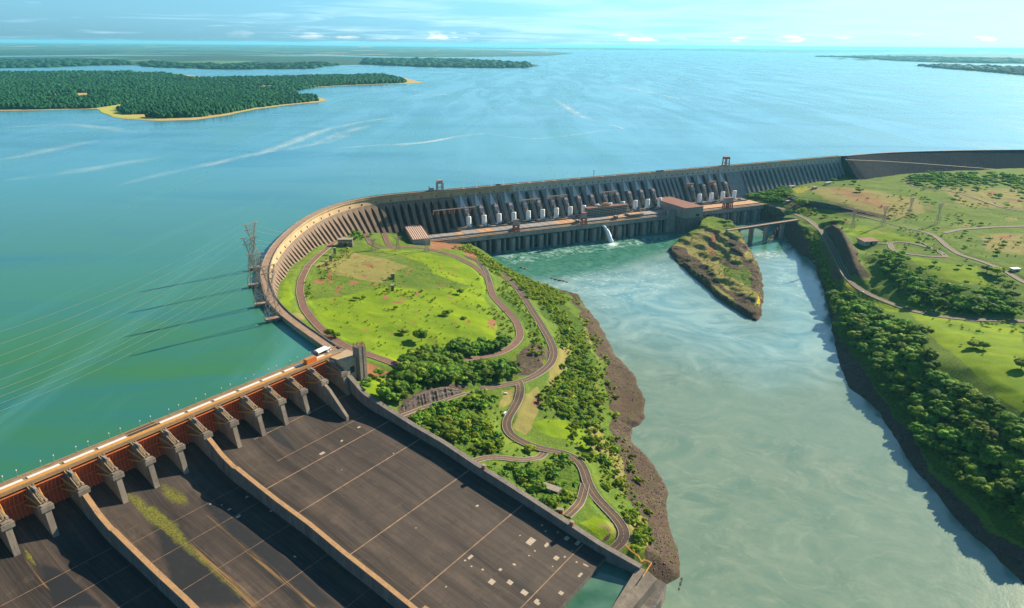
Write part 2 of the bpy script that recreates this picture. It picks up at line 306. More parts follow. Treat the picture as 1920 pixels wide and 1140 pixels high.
ctrlL=[(527,555,97),(536,531,91),(551,498,85),(569,477,80),(599,459,75),(629,441,70),(659,429,64),(700,426,52),(748,422,44),(800,428,40),
 (560,520,85),(570,560,88),(610,590,91),(600,459,75),(575,490,80),(562,525,85),(570,570,89),(605,612,93),(650,650,95),(700,670,90),(750,685,86),
 (640,500,73),(700,500,68),(800,490,60),(860,500,56),(640,600,89),(610,560,85),(650,560,83),(610,520,80),(700,560,80),(800,560,72),(900,560,62),(700,620,88),(800,620,79),(900,620,67),(850,650,72),(760,660,80),(640,450,64),(720,445,54),(700,470,63),
 (790,465,50),(860,482,49),(910,515,49),(925,545,50),(940,570,51),(970,600,51),(980,630,52),(960,655,54),(900,672,58),(860,678,61),
 (970,535,30),(1000,580,33),(1025,620,36),(1042,655,40),(1035,680,43),(1000,705,46),(970,718,47),(940,722,50),(910,728,53),(980,730,46),(965,760,43),(945,795,40),(960,820,38),(1000,838,36),(1050,845,34),(1085,862,32),(1098,895,32),(1120,930,30),(1150,965,28),(1178,995,26),(1170,1020,25),(1150,1035,26),
 (885,865,59),(905,852,57),(950,858,50),(1000,868,42),(800,690,74),(850,700,64),(900,695,57),(760,720,78),(700,700,88),(720,730,84),(960,690,48),
 (780,772,68),(830,750,63),(870,738,59),(760,745,80),(800,722,78),(850,708,71),(800,790,67),(860,800,61),(900,800,55),(930,760,50),(900,740,55),(850,840,63),(960,790,44),
 (1090,650,22),(1110,700,19),(1120,750,15),(1150,720,8),(1140,800,12),(1180,860,9),(1200,920,9),(1215,980,10),(1230,1030,12),(1080,570,9),(1060,600,20),(1000,545,14),(960,520,14),(915,495,20),(880,482,30),(850,470,38),(800,455,41),(1130,660,7),(1170,760,5),
 (1100,800,24),(1130,850,22),(1150,900,20),(1180,960,18),(1200,1010,18),(1050,760,32),(1070,700,28),(1030,900,36),(980,900,42),(1100,990,32),(1210,1060,20),(1230,1090,14)]+wallpts
shL=[('w',(-560,640)),('w',tuple(sp(15,-30))),('w',tuple(sp(15,350))),('w',tuple(sp(-2,362))),('w',tuple(sp(-30,372))),(1272,1108),(1277,1080),(1273,1050),(1265,1020),(1255,985),(1253,955),(1252,925),(1240,895),(1225,870),(1200,845),(1186,825),(1184,802),(1200,797),(1210,783),(1208,750),(1195,715),(1180,690),(1150,662),(1142,640),(1122,605),(1102,580),(1085,552),(1050,545),(1000,532),(965,517),(940,502),(905,480),('w',(-75,1476)),('w',(-130,1442)),('w',(-130,1660)),('w',(-560,1660))]
SHL=shore_world(shL)
fL=rbf(ctrlL)
TL=Terrain(-420,200,300,1640,2.5,fL,SHL,lambda P: np.where((P[:,1]>1180),1.6,.55),line=SHL[2:-3])
# keep the reservoir side out
dd,tt=segdist(TL.P,ALL[:260]); 
T_=np.gradient(ALL,axis=0); T_/=np.linalg.norm(T_,axis=1)[:,None]
ii=np.clip(tt.round().astype(int),0,len(ALL)-1); side=((TL.P-ALL[ii])*np.stack([T_[ii,1],-T_[ii,0]],1)).sum(1)   # >0 downstream
TL.keep=(side>-6)&((TL.P-SPB)@SPA<13.5)
ctrlR=[(1500,410,39),(1530,420,38),(1560,450,36),(1580,480,34),(1600,510,33),(1625,535,32),(1660,560,32),(1700,575,33),(1760,590,36),(1850,602,39),(1920,604,42),(2050,606,45),
 (1558,411,60),(1580,431,61),(1596,453,61),(1603,480,60),(1612,502,56),(1630,522,48),(1490,392,41),(1450,386,40),(1430,378,40),(1520,398,41),(1560,398,46),(1600,408,54),(1640,414,60),
 (1500,372,55),(1570,384,60),(1660,404,62),(1480,360,52),(1400,362,42),(1440,360,44),
 (1625,453,63),(1700,460,64),(1780,480,66),(1800,420,67),(1900,400,70),(1700,400,64),(1600,392,61),(1500,360,56),(1550,345,62),(1600,343,66),(1700,332,70),(1900,323,74),(2100,330,76),(2100,420,72),
 (1640,490,60),(1700,510,56),(1750,535,52),(1850,540,56),(1700,555,40),(1760,570,42),(1850,580,46),(1900,520,62),(1860,500,64),(2050,540,62),
 (1750,625,46),(1850,680,58),(1920,740,62),(1920,650,55),(1820,640,52),(1720,600,38),(2050,800,66),(2050,700,62),
 (1620,590,25),(1600,620,20),(1650,640,26),(1700,680,34),(1740,720,36),(1800,770,42),(1860,830,46),(1920,880,50),(2000,950,52),(1580,560,24),
 (1600,690,11),(1650,745,11),(1700,815,13),(1750,865,14),(1800,925,15),(1850,975,16),(1920,1040,17),('w',(2380,2250),74),('w',(1900,2200),74),('w',(1650,2190),74),('w',(1450,2150),74),('w',(1250,2100),73),('w',(2380,1300),66),('w',(1400,800),64),('w',(2380,500),66),('w',(1000,450),60),('w',(1800,1700),70),(2000,1110,20),(1760,800,30),(1830,880,34),(1900,960,36)]
shR=[(1437,452),(1470,440),(1500,476),(1525,490),(1540,530),(1552,575),(1565,640),(1575,690),(1592,727),(1620,747),(1650,775),(1665,800),(1690,840),(1715,880),(1740,905),(1765,935),(1790,970),(1830,1010),(1870,1045),(1920,1100),(2050,1260),(2150,1400),('w',(2800,300)),('w',(2800,2500)),('w',(560,2500)),('w',(560,1960)),('w',(628,1835)),('w',(655,1780)),('w',(650,1720))]
SHR=shore_world(shR)
TR=Terrain(400,2400,380,2400,4,rbf(ctrlR),SHR,lambda P: np.where(P[:,1]>1020,1.7,.5),line=SHR[:22]+[(3500,-600)]); TR.keep=TR.d>-8
TR.keep&=(TR.P[:,1]<2330)
# islet
ctrlI=[(1325,425,30),(1330,415,32),(1345,436,28),(1330,445,22),(1345,470,17),(1352,485,14),(1320,455,13),(1300,470,12),(1285,462,9),(1310,500,10),(1350,520,14),(1380,510,18),(1400,540,15),(1380,560,12),(1410,580,10),(1420,595,5),
 (1362,432,38),(1380,440,38),(1395,455,36),(1392,470,32),(1375,462,34),(1365,450,30),(1395,490,22),(1415,500,14),(1425,530,8),(1290,490,7),(1345,550,8),(1275,470,6),(1300,452,16),(1405,475,18),(1360,475,18)]
shI=[(1253,470),(1266,490),(1290,511),(1318,535),(1345,560),(1380,583),(1405,598),(1419,603),(1428,590),(1431,560),(1430,525),(1421,495),(1407,472),(1398,452),(1380,437),(1350,428),(1340,424),(1318,420),(1300,432),(1290,447),(1268,455)]
SHI=shore_world(shI)
TI=Terrain(310,520,1060,1740,2.5,rbf(ctrlI,8),SHI,lambda P: np.full(len(P),1.4)); TI.keep=TI.d>-6
q_=np.clip(TI.z,0,99)/7.5+fbm(TI.P[:,0],TI.P[:,1],40,3,77)*.45; fr_=q_-np.floor(q_); TI.z=np.where(TI.z>4,(np.floor(q_)+np.clip((fr_-.55)/.3,0,1)**1.2*.75+fr_*.25)*7.5,TI.z); TI.z=np.minimum(TI.z,np.maximum(TI.d*1.6,TI.z*0-4))
TI.z+=np.where(TI.d>0,np.abs(fbm(TI.P[:,0],TI.P[:,1],16,4,31))*2.5*np.clip(TI.d/8,0,1),0)
# ---------------------------------------------------------------- roads (survey polylines draped on the terrain)
ROADS=[]
def road(T,px,w,name='road',line=True,kerb=True,mat=None,end=None):
    L=np.array([T.hit(u,v) for u,v in px])
    if end is not None: L=np.vstack([L,end])
    L=resample(smooth(resample(L,5),2.2),4); L[:,2]=smooth(L[:,2:3].repeat(2,1),6)[:,0] if len(L)>20 else L[:,2]
    for q in ROADS:
        if q['T'] is T:
            d,t_=segdist(L[:,:2],q['L'][:,:2]); ze=np.interp(t_,np.arange(len(q['L'])),q['L'][:,2]); k=np.clip((d-7)/22,0,1); L[:,2]=ze*(1-k)+L[:,2]*k
    ROADS.append(dict(T=T,L=L,w=w,name=name,line=line,kerb=kerb,mat=mat or M_ROAD)); return L
road(TL,[(652,436),(630,452),(600,476),(577,498),(564,525),(562,550),(570,578),(592,607),(612,625),(645,648),(690,664),(752,686)],9,mat=M_ROADR,line=False)
road(TL,[(718,432),(730,462),(790,464),(830,473),(858,482),(890,500),(915,520),(921,545),(925,556),(950,582),(970,605),(977,630),(962,650),(935,665),(890,672),(855,676)],9,mat=M_ROADR,line=False)
road(TL,[(684,434),(695,458),(715,465),(745,464)],7,line=False,mat=M_ROADR)
road(TL,[(872,480),(898,492),(912,512),(918,530)],6,line=False)
road(TL,[(940,512),(970,540),(990,570),(1012,605),(1030,635),(1040,660),(1034,682),(1010,702),(980,716),(945,723),(905,728)],9.5)
road(TL,[(972,716),(978,735),(968,760),(950,785),(946,800),(957,818),(985,833),(1015,843),(1050,846),(1080,858),(1096,880),(1100,905),(1115,930),(1140,955),(1165,980),(1178,1000),(1174,1018),(1150,1030)],8.5)
road(TL,[(1020,848),(1012,860),(985,866),(955,860),(925,853),(900,857),(886,866)],7.5)
road(TL,[(1097,905),(1090,935),(1080,955),(1062,968)],7.5)
road(TL,[(905,728),(870,738),(820,756),(785,768),(752,780)],4,line=False,mat=None)
road(TR,[(1437,382),(1480,396),(1515,412),(1540,432),(1558,460),(1572,490),(1585,515),(1605,538),(1630,553),(1665,568),(1705,582),(1760,593),(1820,599),(1880,601),(1960,603),(2050,606)],10)
road(TR,[(1700,428),(1740,436),(1760,447),(1775,462),(1800,478),(1840,490),(1880,505),(1920,530),(1960,545)],9)
road(TR,[(1770,437),(1800,430),(1860,426),(1920,424),(2000,420)],8)
road(TR,[(1668,455),(1672,470),(1700,476),(1745,481),(1778,483),(1755,468),(1715,457),(1690,452),(1668,455)],8,line=False)
road(TR,[(1626,455),(1668,458)],8,line=False)
road(TR,[(1590,398),(1640,412),(1690,425),(1720,432)],5,line=False,kerb=False)
road(TR,[(1700,338),(1712,350),(1780,358),(1830,372),(1880,390),(1940,400)],7,line=False,kerb=False)
# the cliff cut into the hillside on the inner side of the curving road
_L=ROADS[9]['L']; _p=PJ(_L); _s=_L[(_p[:,1]>426)&(_p[:,1]<548)]; _T=np.gradient(_s[:,:2],axis=0); _T/=np.linalg.norm(_T,axis=1)[:,None]
_b=np.where((np.abs(TR.P[:,0]-_s[:,0].mean())<260)&(np.abs(TR.P[:,1]-_s[:,1].mean())<420))[0]; _d,_t=segdist(TR.P[_b],_s[:,:2]); _i=np.clip(_t.round().astype(int),0,len(_s)-1)
_sd=((TR.P[_b]-_s[_i,:2])*np.stack([-_T[_i,1],_T[_i,0]],1)).sum(1)>0; _h=np.interp(_t/len(_s),np.linspace(0,1,9),[3,19,25,26,25,22,16,8,1])+fbm(TR.P[_b,0],TR.P[_b,1],14,3,8)*1.5
_k=np.clip((_d-22)/26,0,1); _n=(_s[_i,2]+_h*np.clip((_d-7.5)/7,0,1))*(1-_k)+TR.z[_b]*_k; _m=_sd&(_d<48)&(_t>.5)&(_t<len(_s)-1.5); TR.z[_b[_m]]=_n[_m]
for r in ROADS: r['T'].flatten(r['L'],r['w']/2+1.5,7)
# flat ground next to the structures
# ---------------------------------------------------------------- painting the ground's own materials
def soft(px,poly,s):
    d,_=segdist(px,poly,True); return np.clip(.5+np.where(inpoly(px,poly),d,-d)/s,0,1)
def blob(px,u,v,ru,rv): return np.clip(1.5-1.5*np.sqrt(((px[:,0]-u)/ru)**2+((px[:,1]-v)/rv)**2),0,1)
def slope(T):
    Z=T.z.reshape(T.n); gy,gx=np.gradient(Z,T.st); return np.hypot(gx,gy).ravel()
def build_terrain(T,name,polys,blobs,mat):
    P3=np.column_stack([T.P,T.z]); px=PJ(P3); sc=np.clip(900/np.hypot(T.P[:,0],T.P[:,1]),.35,1.2)[:,None]; px=px+np.stack([fbm(T.P[:,0],T.P[:,1],70,5,41),fbm(T.P[:,0],T.P[:,1],70,5,57)],1)*sc*np.array([26,14]); A=np.zeros((len(px),3),np.float32); B=np.zeros((len(px),3),np.float32)
    for lay,st,sf,poly in polys:
        a=soft(px,poly,sf)*st; t=A if lay<3 else B; t[:,lay%3]=np.maximum(t[:,lay%3],a)
    for lay,st,u,v,ru,rv in blobs:
        a=blob(px,u,v,ru,rv)*st; t=A if lay<3 else B; t[:,lay%3]=np.maximum(t[:,lay%3],a)
    sl=slope(T); A[:,0]=np.maximum(A[:,0],np.clip((sl-.95)*1.6,0,1)*(1-T.hard)*(1-B[:,1]*.85))
    A[:,0]=np.maximum(A[:,0],np.clip((4.5-T.z)/2.5,0,1)*(1-T.hard)); v=P3
    o=np_mesh(name,v,T.faces(T.keep),mat,smooth=True,attrs={'paint':A,'paintb':B}); o['kind']='structure'; return o
def ground_mat():
    t=NT('ground'); a=t.sep(t.attr('paint')); b=t.sep(t.attr('paintb')); n1=t.noise(.018,6,.6); n2=t.noise(.11,6,.65); n3=t.noise(.5,4,.7)
    g=t.mix(t.rng(n1,.35,.65),(.085,.135,.018),(.145,.19,.026)); g=t.mix(t.rng(n2,.42,.66),g,(.085,.165,.025)); n5=t.noise(.9,4,.75); g=t.mix(t.rng(n3,.5,.75),g,(.20,.25,.05)); n6=t.noise(.3,7,.82); g=t.mix(t.rng(n6,.50,.62,0,.75),g,(.035,.085,.014)); g=t.mix(t.rng(n6,.40,.30,0,.5),g,(.20,.24,.05)); g=t.mix(t.rng(n5,.52,.75,0,.5),g,(.05,.10,.02))
    def lay(base,m,colr,amp=.9):
        f=t.rng(t.math('ADD',m,t.math('MULTIPLY',t.math('SUBTRACT',n2,.5),amp)),.35,.6); return t.mix(f,base,colr)
    lush=t.mix(n3,(.155,.25,.008),(.24,.32,.012)); lush=t.mix(t.rng(n1,.35,.65),lush,(.11,.19,.012)); lush=t.mix(t.rng(n2,.5,.7,0,.6),lush,(.19,.23,.03)); lush=t.mix(t.rng(n6,.53,.68,0,.6),lush,(.06,.12,.01)); lush=t.mix(t.rng(t.noise(.07,6,.75),.56,.68,0,.5),lush,(.16,.13,.05)); g=lay(g,a[2],lush)
    dry=t.mix(n3,(.17,.15,.05),(.30,.26,.09)); dry=t.mix(t.rng(n5,.5,.7,0,.6),dry,(.08,.11,.02)); g=lay(g,b[0],dry)
    scr=t.mix(t.rng(n6,.4,.6),(.10,.16,.02),(.025,.062,.012)); g=lay(g,b[1],scr)
    dirt=t.mix(n3,(.20,.085,.045),(.30,.15,.085)); g=lay(g,a[1],dirt,.7)
    vr=t.voro(.35,out='Color'); vs=t.sep(vr)[0]; rk=t.mix(vs,(.045,.036,.03),(.145,.105,.085)); rk=t.mix(t.rng(n1,.4,.6),rk,(.09,.06,.048)); rk=t.mix(t.rng(n2,.50,.42,0,.6),rk,(.09,.085,.035)); rk=t.mix(t.rng(n2,.55,.7,0,.6),rk,(.045,.035,.03)); rk=t.mix(t.rng(n3,.55,.8),rk,(.06,.07,.03)); g=lay(g,a[0],rk,.8)
    yl=t.mix(n3,(.45,.35,.02),(.5,.42,.05)); g=lay(g,b[2],yl,.7)
    t.col(g,.95); t.b.inputs['Specular IOR Level'].default_value=.04; h=t.math('ADD',t.math('MULTIPLY',n3,.7),t.math('MULTIPLY',t.math('MULTIPLY',vs,a[0]),1.6)); t.bump(h,.9,.8); return t.m
M_GROUND=ground_mat()
shoreband=[(1085,552),(1102,580),(1122,605),(1142,640),(1150,662),(1180,690),(1195,715),(1208,750),(1212,785),(1184,805),(1186,828),(1225,870),(1252,925),(1255,985),(1275,1050),(1277,1110),(1240,1140),(1210,1080),(1205,1040),(1222,1000),(1180,930),(1165,870),(1150,830),(1152,800),(1146,755),(1141,708),(1122,668),(1096,608),(1078,562)]
pL=[(0,1,8,shoreband),(0,1,4,[(745,765),(800,725),(850,712),(870,722),(858,742),(800,765),(765,785),(742,790)]),
 (0,1,4,[(980,650),(1000,640),(1018,660),(1025,690),(1000,700),(965,712),(940,700),(965,680)]),
 (1,.9,5,[(670,672),(700,680),(730,690),(742,700),(715,705),(690,695)]),(1,.75,4,[(858,470),(880,482),(905,500),(890,478),(850,452),(800,452),(805,462)]),
 (1,.9,3,[(640,735),(660,722),(668,735),(660,750),(640,750)]),
 (2,1,10,[(575,560),(640,560),(720,540),(840,545),(910,540),(935,600),(935,630),(860,645),(780,655),(740,680),(690,662),(640,640),(600,600)]),(2,1,8,[(690,465),(790,470),(860,490),(905,515),(912,545),(850,530),(800,500),(760,480)]),(2,.9,6,[(670,720),(700,700),(730,710),(720,750),(690,745)]),
 (2,.8,8,[(1060,780),(1100,790),(1120,850),(1070,830),(1020,810),(1000,790)]),(2,.8,8,[(1110,970),(1150,985),(1155,1010),(1120,1015),(1080,985)]),(2,.8,6,[(1185,970),(1225,1020),(1200,1040),(1185,1020)]),
 (3,.9,6,[(980,745),(1010,725),(1020,760),(1010,790),(990,815),(962,805),(972,770)]),(3,.8,5,[(935,735),(965,733),(960,765),(940,775)]),(3,.8,5,[(1040,660),(1060,640),(1068,700),(1030,720),(1020,710)]),
 (3,.8,5,[(1045,590),(1095,600),(1110,650),(1085,640),(1060,610)]),(3,.6,8,[(590,500),(660,470),(760,500),(720,530),(640,520)]),
 (4,.8,8,[(735,690),(780,665),(850,650),(945,640),(955,655),(900,670),(860,685),(930,690),(975,705),(930,720),(860,735),(760,760),(720,755)]),
 (4,.8,8,[(1000,560),(1060,620),(1070,700),(1020,730),(1080,790),(1130,790),(1120,700),(1090,600),(1020,540),(930,500),(900,480),(905,495)]),
 (4,.7,8,[(765,795),(800,765),(860,745),(915,740),(920,800),(945,850),(880,850),(820,815)]),(3,.75,10,[(1080,600),(1110,650),(1125,720),(1130,800),(1160,850),(1185,930),(1165,930),(1120,840),(1100,740),(1085,650)]),(3,.6,10,[(1100,990),(1210,960),(1220,1040),(1180,1030)]),(4,.7,6,[(925,560),(980,610),(1020,690),(1040,640),(1000,590),(960,540)]),(4,.6,6,[(900,870),(1000,870),(1080,870),(1080,940),(1030,960),(960,900)])]
bL=[(1,.85,655,530,14,6),(1,.8,700,535,16,4),(1,.8,690,500,14,5),(1,.9,742,570,16,4),(1,.7,755,562,20,3),(1,.8,622,520,8,16),(1,.8,605,530,16,4),(1,.8,640,545,6,14),(1,.6,670,515,12,4),(1,.95,765,510,3,14),(1,.7,850,515,6,4),(1,.8,718,560,8,8),(1,.7,930,610,14,10),(1,.6,1010,755,20,20),(3,.7,560,600,30,15),(2,.9,545,560,14,60)]
bL+= [(1,rng.uniform(.55,.75),rng.uniform(600,880),rng.uniform(480,640),rng.uniform(4,14),rng.uniform(1.5,4)) for _ in range(26)]
build_terrain(TL,'terrain',pL,bL,M_GROUND)
pR=[(4,1,10,[(1500,430),(1530,440),(1560,520),(1600,560),(1640,590),(1700,605),(1730,625),(1740,680),(1830,740),(1900,790),(1930,900),(1930,1030),(1850,960),(1790,895),(1740,850),(1690,790),(1660,740),(1600,670),(1565,620),(1545,560)]),
 (0,1,12,[(1565,640),(1575,690),(1592,730),(1650,778),(1690,842),(1740,908),(1790,972),(1870,1048),(1940,1110),(1940,1040),(1850,985),(1800,935),(1760,880),(1720,830),(1690,790),(1640,720),(1610,680),(1580,640)]),
 (0,1,3,[(1545,428),(1557,411),(1580,431),(1597,455),(1605,485),(1622,520),(1605,525),(1585,500),(1565,460)]),(0,.95,3,[(1462,372),(1500,372),(1570,385),(1660,405),(1668,414),(1600,402),(1560,395),(1490,388),(1460,380)]),
 (4,.7,10,[(1640,480),(1700,490),(1740,520),(1800,540),(1880,545),(1910,560),(1900,592),(1820,590),(1740,580),(1690,560),(1650,520)]),
 (3,.8,14,[(1500,350),(1600,350),(1720,370),(1740,400),(1680,415),(1560,380)]),(3,.6,14,[(1760,350),(1920,350),(1920,400),(1800,390)]),(3,.7,12,[(1830,440),(1920,435),(1920,475),(1850,470)]),(1,.5,8,[(1545,355),(1600,352),(1690,395),(1660,402),(1600,380)]),
 (5,.45,14,[(1478,350),(1530,345),(1520,362),(1490,372)]),(5,.9,3,[(1583,530),(1600,545),(1612,555),(1590,548),(1578,535)]),(5,.8,3,[(1500,428),(1530,440),(1540,455),(1528,452)]),
 (2,1,10,[(1560,415),(1700,440),(1760,460),(1640,450),(1600,440)]),(2,1,10,[(1700,590),(1920,610),(1940,780),(1880,740),(1820,690),(1760,640)]),(2,1,10,[(1700,480),(1840,500),(1860,540),(1760,520)]),(2,1,10,[(1620,545),(1760,595),(1750,602),(1650,580)])]
bR=[(1,.7,1790,540,10,3),(1,.7,1660,432,16,3)]+[(rng.choice([1,3]),.62,rng.uniform(1500,1920),rng.uniform(345,470),rng.uniform(8,30),rng.uniform(1.5,5)) for _ in range(24)]+[(4,.6,rng.uniform(1560,1920),rng.uniform(345,480),rng.uniform(8,22),rng.uniform(1.5,4)) for _ in range(20)]
build_terrain(TR,'terrain',pR,bR,M_GROUND)
pI=[(3,.75,8,[(1253,468),(1320,420),(1400,450),(1432,520),(1430,580),(1418,600),(1345,560)]),(0,.85,4,[(1392,475),(1420,500),(1428,560),(1408,540)]),(0,.8,3,[(1340,480),(1375,490),(1400,510),(1370,505)]),(0,1,5,[(1240,460),(1290,500),(1345,540),(1440,615),(1440,560),(1405,582),(1370,560),(1330,505),(1285,465)]),(0,.9,4,[(1362,440),(1395,455),(1405,470),(1395,482),(1372,470)]),(0,.8,4,[(1350,540),(1410,560),(1420,590),(1380,575)]),(1,.7,3,[(1335,432),(1345,432),(1338,460),(1350,480),(1335,480),(1325,450)]),(3,.8,5,[(1360,432),(1400,445),(1425,500),(1400,490),(1375,455)]),(4,.6,5,[(1340,470),(1400,500),(1420,550),(1360,520)])]
bI=[(2,1,1332,425,12,10),(2,1,1362,508,14,8),(3,1,1300,465,20,8),(5,.7,1418,560,7,12),(2,.8,1300,462,14,5)]
build_terrain(TI,'islet_terrain',pI,bI,M_GROUND)
# left side far behind the spillway's off-frame end and the ground that carries on past the frame
def sheet(name,poly,z,mat,kind='structure'):
    P=[Vector((p[0],p[1],0)) for p in poly]; tr=tessellate_polygon([P]); me=bpy.data.meshes.new(name); me.from_pydata([(p[0],p[1],z) for p in poly],[],[tuple(t) for t in tr]); me.update()
    o=bpy.data.objects.new(name,me); C.objects.link(o); me.materials.append(mat)
    if me.polygons[0].normal.z<0: me.flip_normals()
    if kind: o['kind']=kind
    return o
# road ribbons
def ribbon(L,o0,o1,dz,mat,name,parent=None,z2=None):
    T=np.gradient(L[:,:2],axis=0); T/=np.linalg.norm(T,axis=1)[:,None]; N=np.stack([T[:,1],-T[:,0]],1); n=len(L)
    a=np.column_stack([L[:,:2]+N*o0,L[:,2]+dz]); b=np.column_stack([L[:,:2]+N*o1,L[:,2]+dz]); v=np.vstack([a,b]); i=np.arange(n-1); f=np.stack([i,i+1,n+i+1,n+i],1)
    if z2 is not None:
        c=np.column_stack([L[:,:2]+N*o1,L[:,2]+z2]); d=np.column_stack([L[:,:2]+N*o0,L[:,2]+z2]); v=np.vstack([v,c,d]); f=np.vstack([f,np.stack([n+i,n+i+1,2*n+i+1,2*n+i],1),np.stack([3*n+i,3*n+i+1,i+1,i],1)])
    return np_mesh(name,v,f,mat,parent)
for k,r in enumerate(ROADS):
    L=r['L']; h=r['w']/2; z=.12+.03*k
    o=ribbon(L,h,-h,z,r['mat'],'road'); o['kind']='structure'
    if r['kerb']:
        for s_ in (1,-1): q=ribbon(L,s_*h,s_*h+s_*.7,z+.14,M_KERB,'kerb',o,z-.5)
    if r['line']:
        ribbon(L,.16,-.16,z+.03,M_LINE,'road_line',o)
# ---------------------------------------------------------------- water
def reservoir_mat():
    t=NT('reservoir water'); v=t.map((.0011,.0028,1),.3); n1=t.noise(1.0,5,.6,v,1.2); v2=t.map((.004,.0006,1),-.9); n2=t.noise(1,6,.62,v2,1.6); n3=t.noise(.0006,3,.5)
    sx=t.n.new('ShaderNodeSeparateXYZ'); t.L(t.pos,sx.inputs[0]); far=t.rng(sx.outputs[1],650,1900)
    c=t.mix(far,(.04,.165,.055),(.085,.27,.35)); c=t.mix(t.rng(n1,.45,.68,0,.55),c,(.008,.13,.25)); c=t.mix(t.rng(n2,.48,.74,0,.35),c,(.12,.36,.42)); c=t.mix(t.rng(n3,.45,.7,0,.5),c,(.04,.27,.31))  # paler blue with distance puts sky reflection into the water colour
    t.col(c,.2); t.b.inputs['IOR'].default_value=1.33; t.b.inputs['Specular IOR Level'].default_value=.5
    w=t.noise(.18,3,.6,t.map((1,.45,1),.5)); w2=t.noise(.03,3,.5,t.map((1,.4,1),.2)); h=t.math('ADD',w,t.math('MULTIPLY',w2,1.2)); t.bump(t.math('MULTIPLY',h,t.rng(sx.outputs[1],900,3500,1,.0)),.22,.5)
    t.L(t.rng(n2,.4,.7,.18,.34),t.b.inputs['Roughness']); return t.m
M_RES=reservoir_mat()
axp=[tuple(p) for p in offs(resample(np.vstack([ALL,np.array(rock_ax)[1:]]),30),-2)]
respoly=[tuple(sp(3000,-3)),tuple(sp(330,-3)),tuple(sp(-1,-3))]+axp[1:]+[(6000,2300),(150000,2300),(150000,150000),(-150000,150000),(-150000,-2000)]
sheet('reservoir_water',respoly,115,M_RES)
def river_mat():
    t=NT('river water'); a=t.sep(t.attr('paint')); n1=t.noise(.011,7,.62,None,2.2); n2=t.noise(.05,6,.65,None,1.5); n3=t.noise(.004,4,.5,None,1)
    n4=t.noise(.02,6,.7,None,3); c=t.mix(t.rng(n1,.35,.68),(.12,.195,.145),(.20,.26,.19)); c=t.mix(t.rng(n4,.52,.75,0,.5),c,(.30,.36,.28)); c=t.mix(t.rng(n4,.46,.28,0,.5),c,(.09,.20,.18)); c=t.mix(t.rng(n3,.4,.65,0,.5),c,(.17,.25,.185))
    bl=t.mix(t.rng(n1,.34,.68),(.10,.25,.29),(.27,.40,.38)); c=t.mix(t.rng(t.math('ADD',a[2],t.math('MULTIPLY',t.math('SUBTRACT',n1,.5),.5)),.2,.8),c,bl)
    dk=t.mix(t.rng(n2,.35,.7),(.025,.13,.10),(.09,.26,.18)); c=t.mix(t.rng(t.math('ADD',a[1],t.math('MULTIPLY',t.math('SUBTRACT',n1,.5),.6)),.2,.8),c,dk)
    fo=t.rng(t.math('ADD',t.math('MULTIPLY',a[0],.62),t.math('MULTIPLY',n2,.75)),.60,.98); c=t.mix(fo,c,(.66,.80,.80))
    vn=t.voro(.028,t.map((1,1,1),0),'Distance','DISTANCE_TO_EDGE'); 
    t.col(c,.25); t.b.inputs['IOR'].default_value=1.33; t.b.inputs['Specular IOR Level'].default_value=.5
    t.L(t.rng(fo,0,1,.16,.6),t.b.inputs['Roughness']); h=t.math('ADD',t.noise(.3,4,.6),t.math('MULTIPLY',t.noise(.03,3,.5,None,1),3)); t.bump(h,.22,.5); return t.m
M_RIV=river_mat()
gx=np.r_[-4000,-1500,np.arange(-260,820,7.),1500,4000]; gy=np.r_[-4000,-1000,np.arange(180,1800,7.),2300]
X,Y=np.meshgrid(gx,gy); RP=np.column_stack([X.ravel(),Y.ravel(),np.zeros(X.size)]); rpx=PJ(np.column_stack([RP[:,0],np.maximum(RP[:,1],150),RP[:,2]])); A=np.zeros((len(RP),3),np.float32)
A[:,1]=np.maximum(soft(rpx,[(870,470),(1000,455),(1270,425),(1275,455),(1250,470),(1150,505),(1040,525),(960,520)],26),soft(rpx,[(1380,440),(1480,440),(1515,490),(1480,470),(1400,470)],14))
A[:,2]=np.maximum(soft(rpx,[(960,500),(1250,480),(1290,520),(1400,610),(1440,610),(1420,460),(1500,470),(1550,600),(1570,680),(1440,700),(1280,650),(1150,620),(1080,560)],190),0)
A[:,0]=np.maximum.reduce([soft(rpx,[(1430,465),(1495,475),(1530,520),(1550,600),(1570,690),(1560,700),(1530,620),(1480,560),(1440,600)],60)*.38,soft(rpx,[(900,470),(1260,435),(1250,455),(960,500)],12)*.42,blob(rpx,1150,458,14,6),blob(rpx,1350,412,50,14)*.9,blob(rpx,1440,478,60,14)*.5,soft(rpx,[(960,520),(1250,480),(1300,540),(1150,590),(1040,560)],30)*.35])
i_,j_=np.meshgrid(np.arange(len(gx)-1),np.arange(len(gy)-1)); a_=(j_*len(gx)+i_).ravel(); o=np_mesh('river_water',RP,np.stack([a_,a_+1,a_+1+len(gx),a_+len(gx)],1),M_RIV,attrs={'paint':A}); o['kind']='structure'
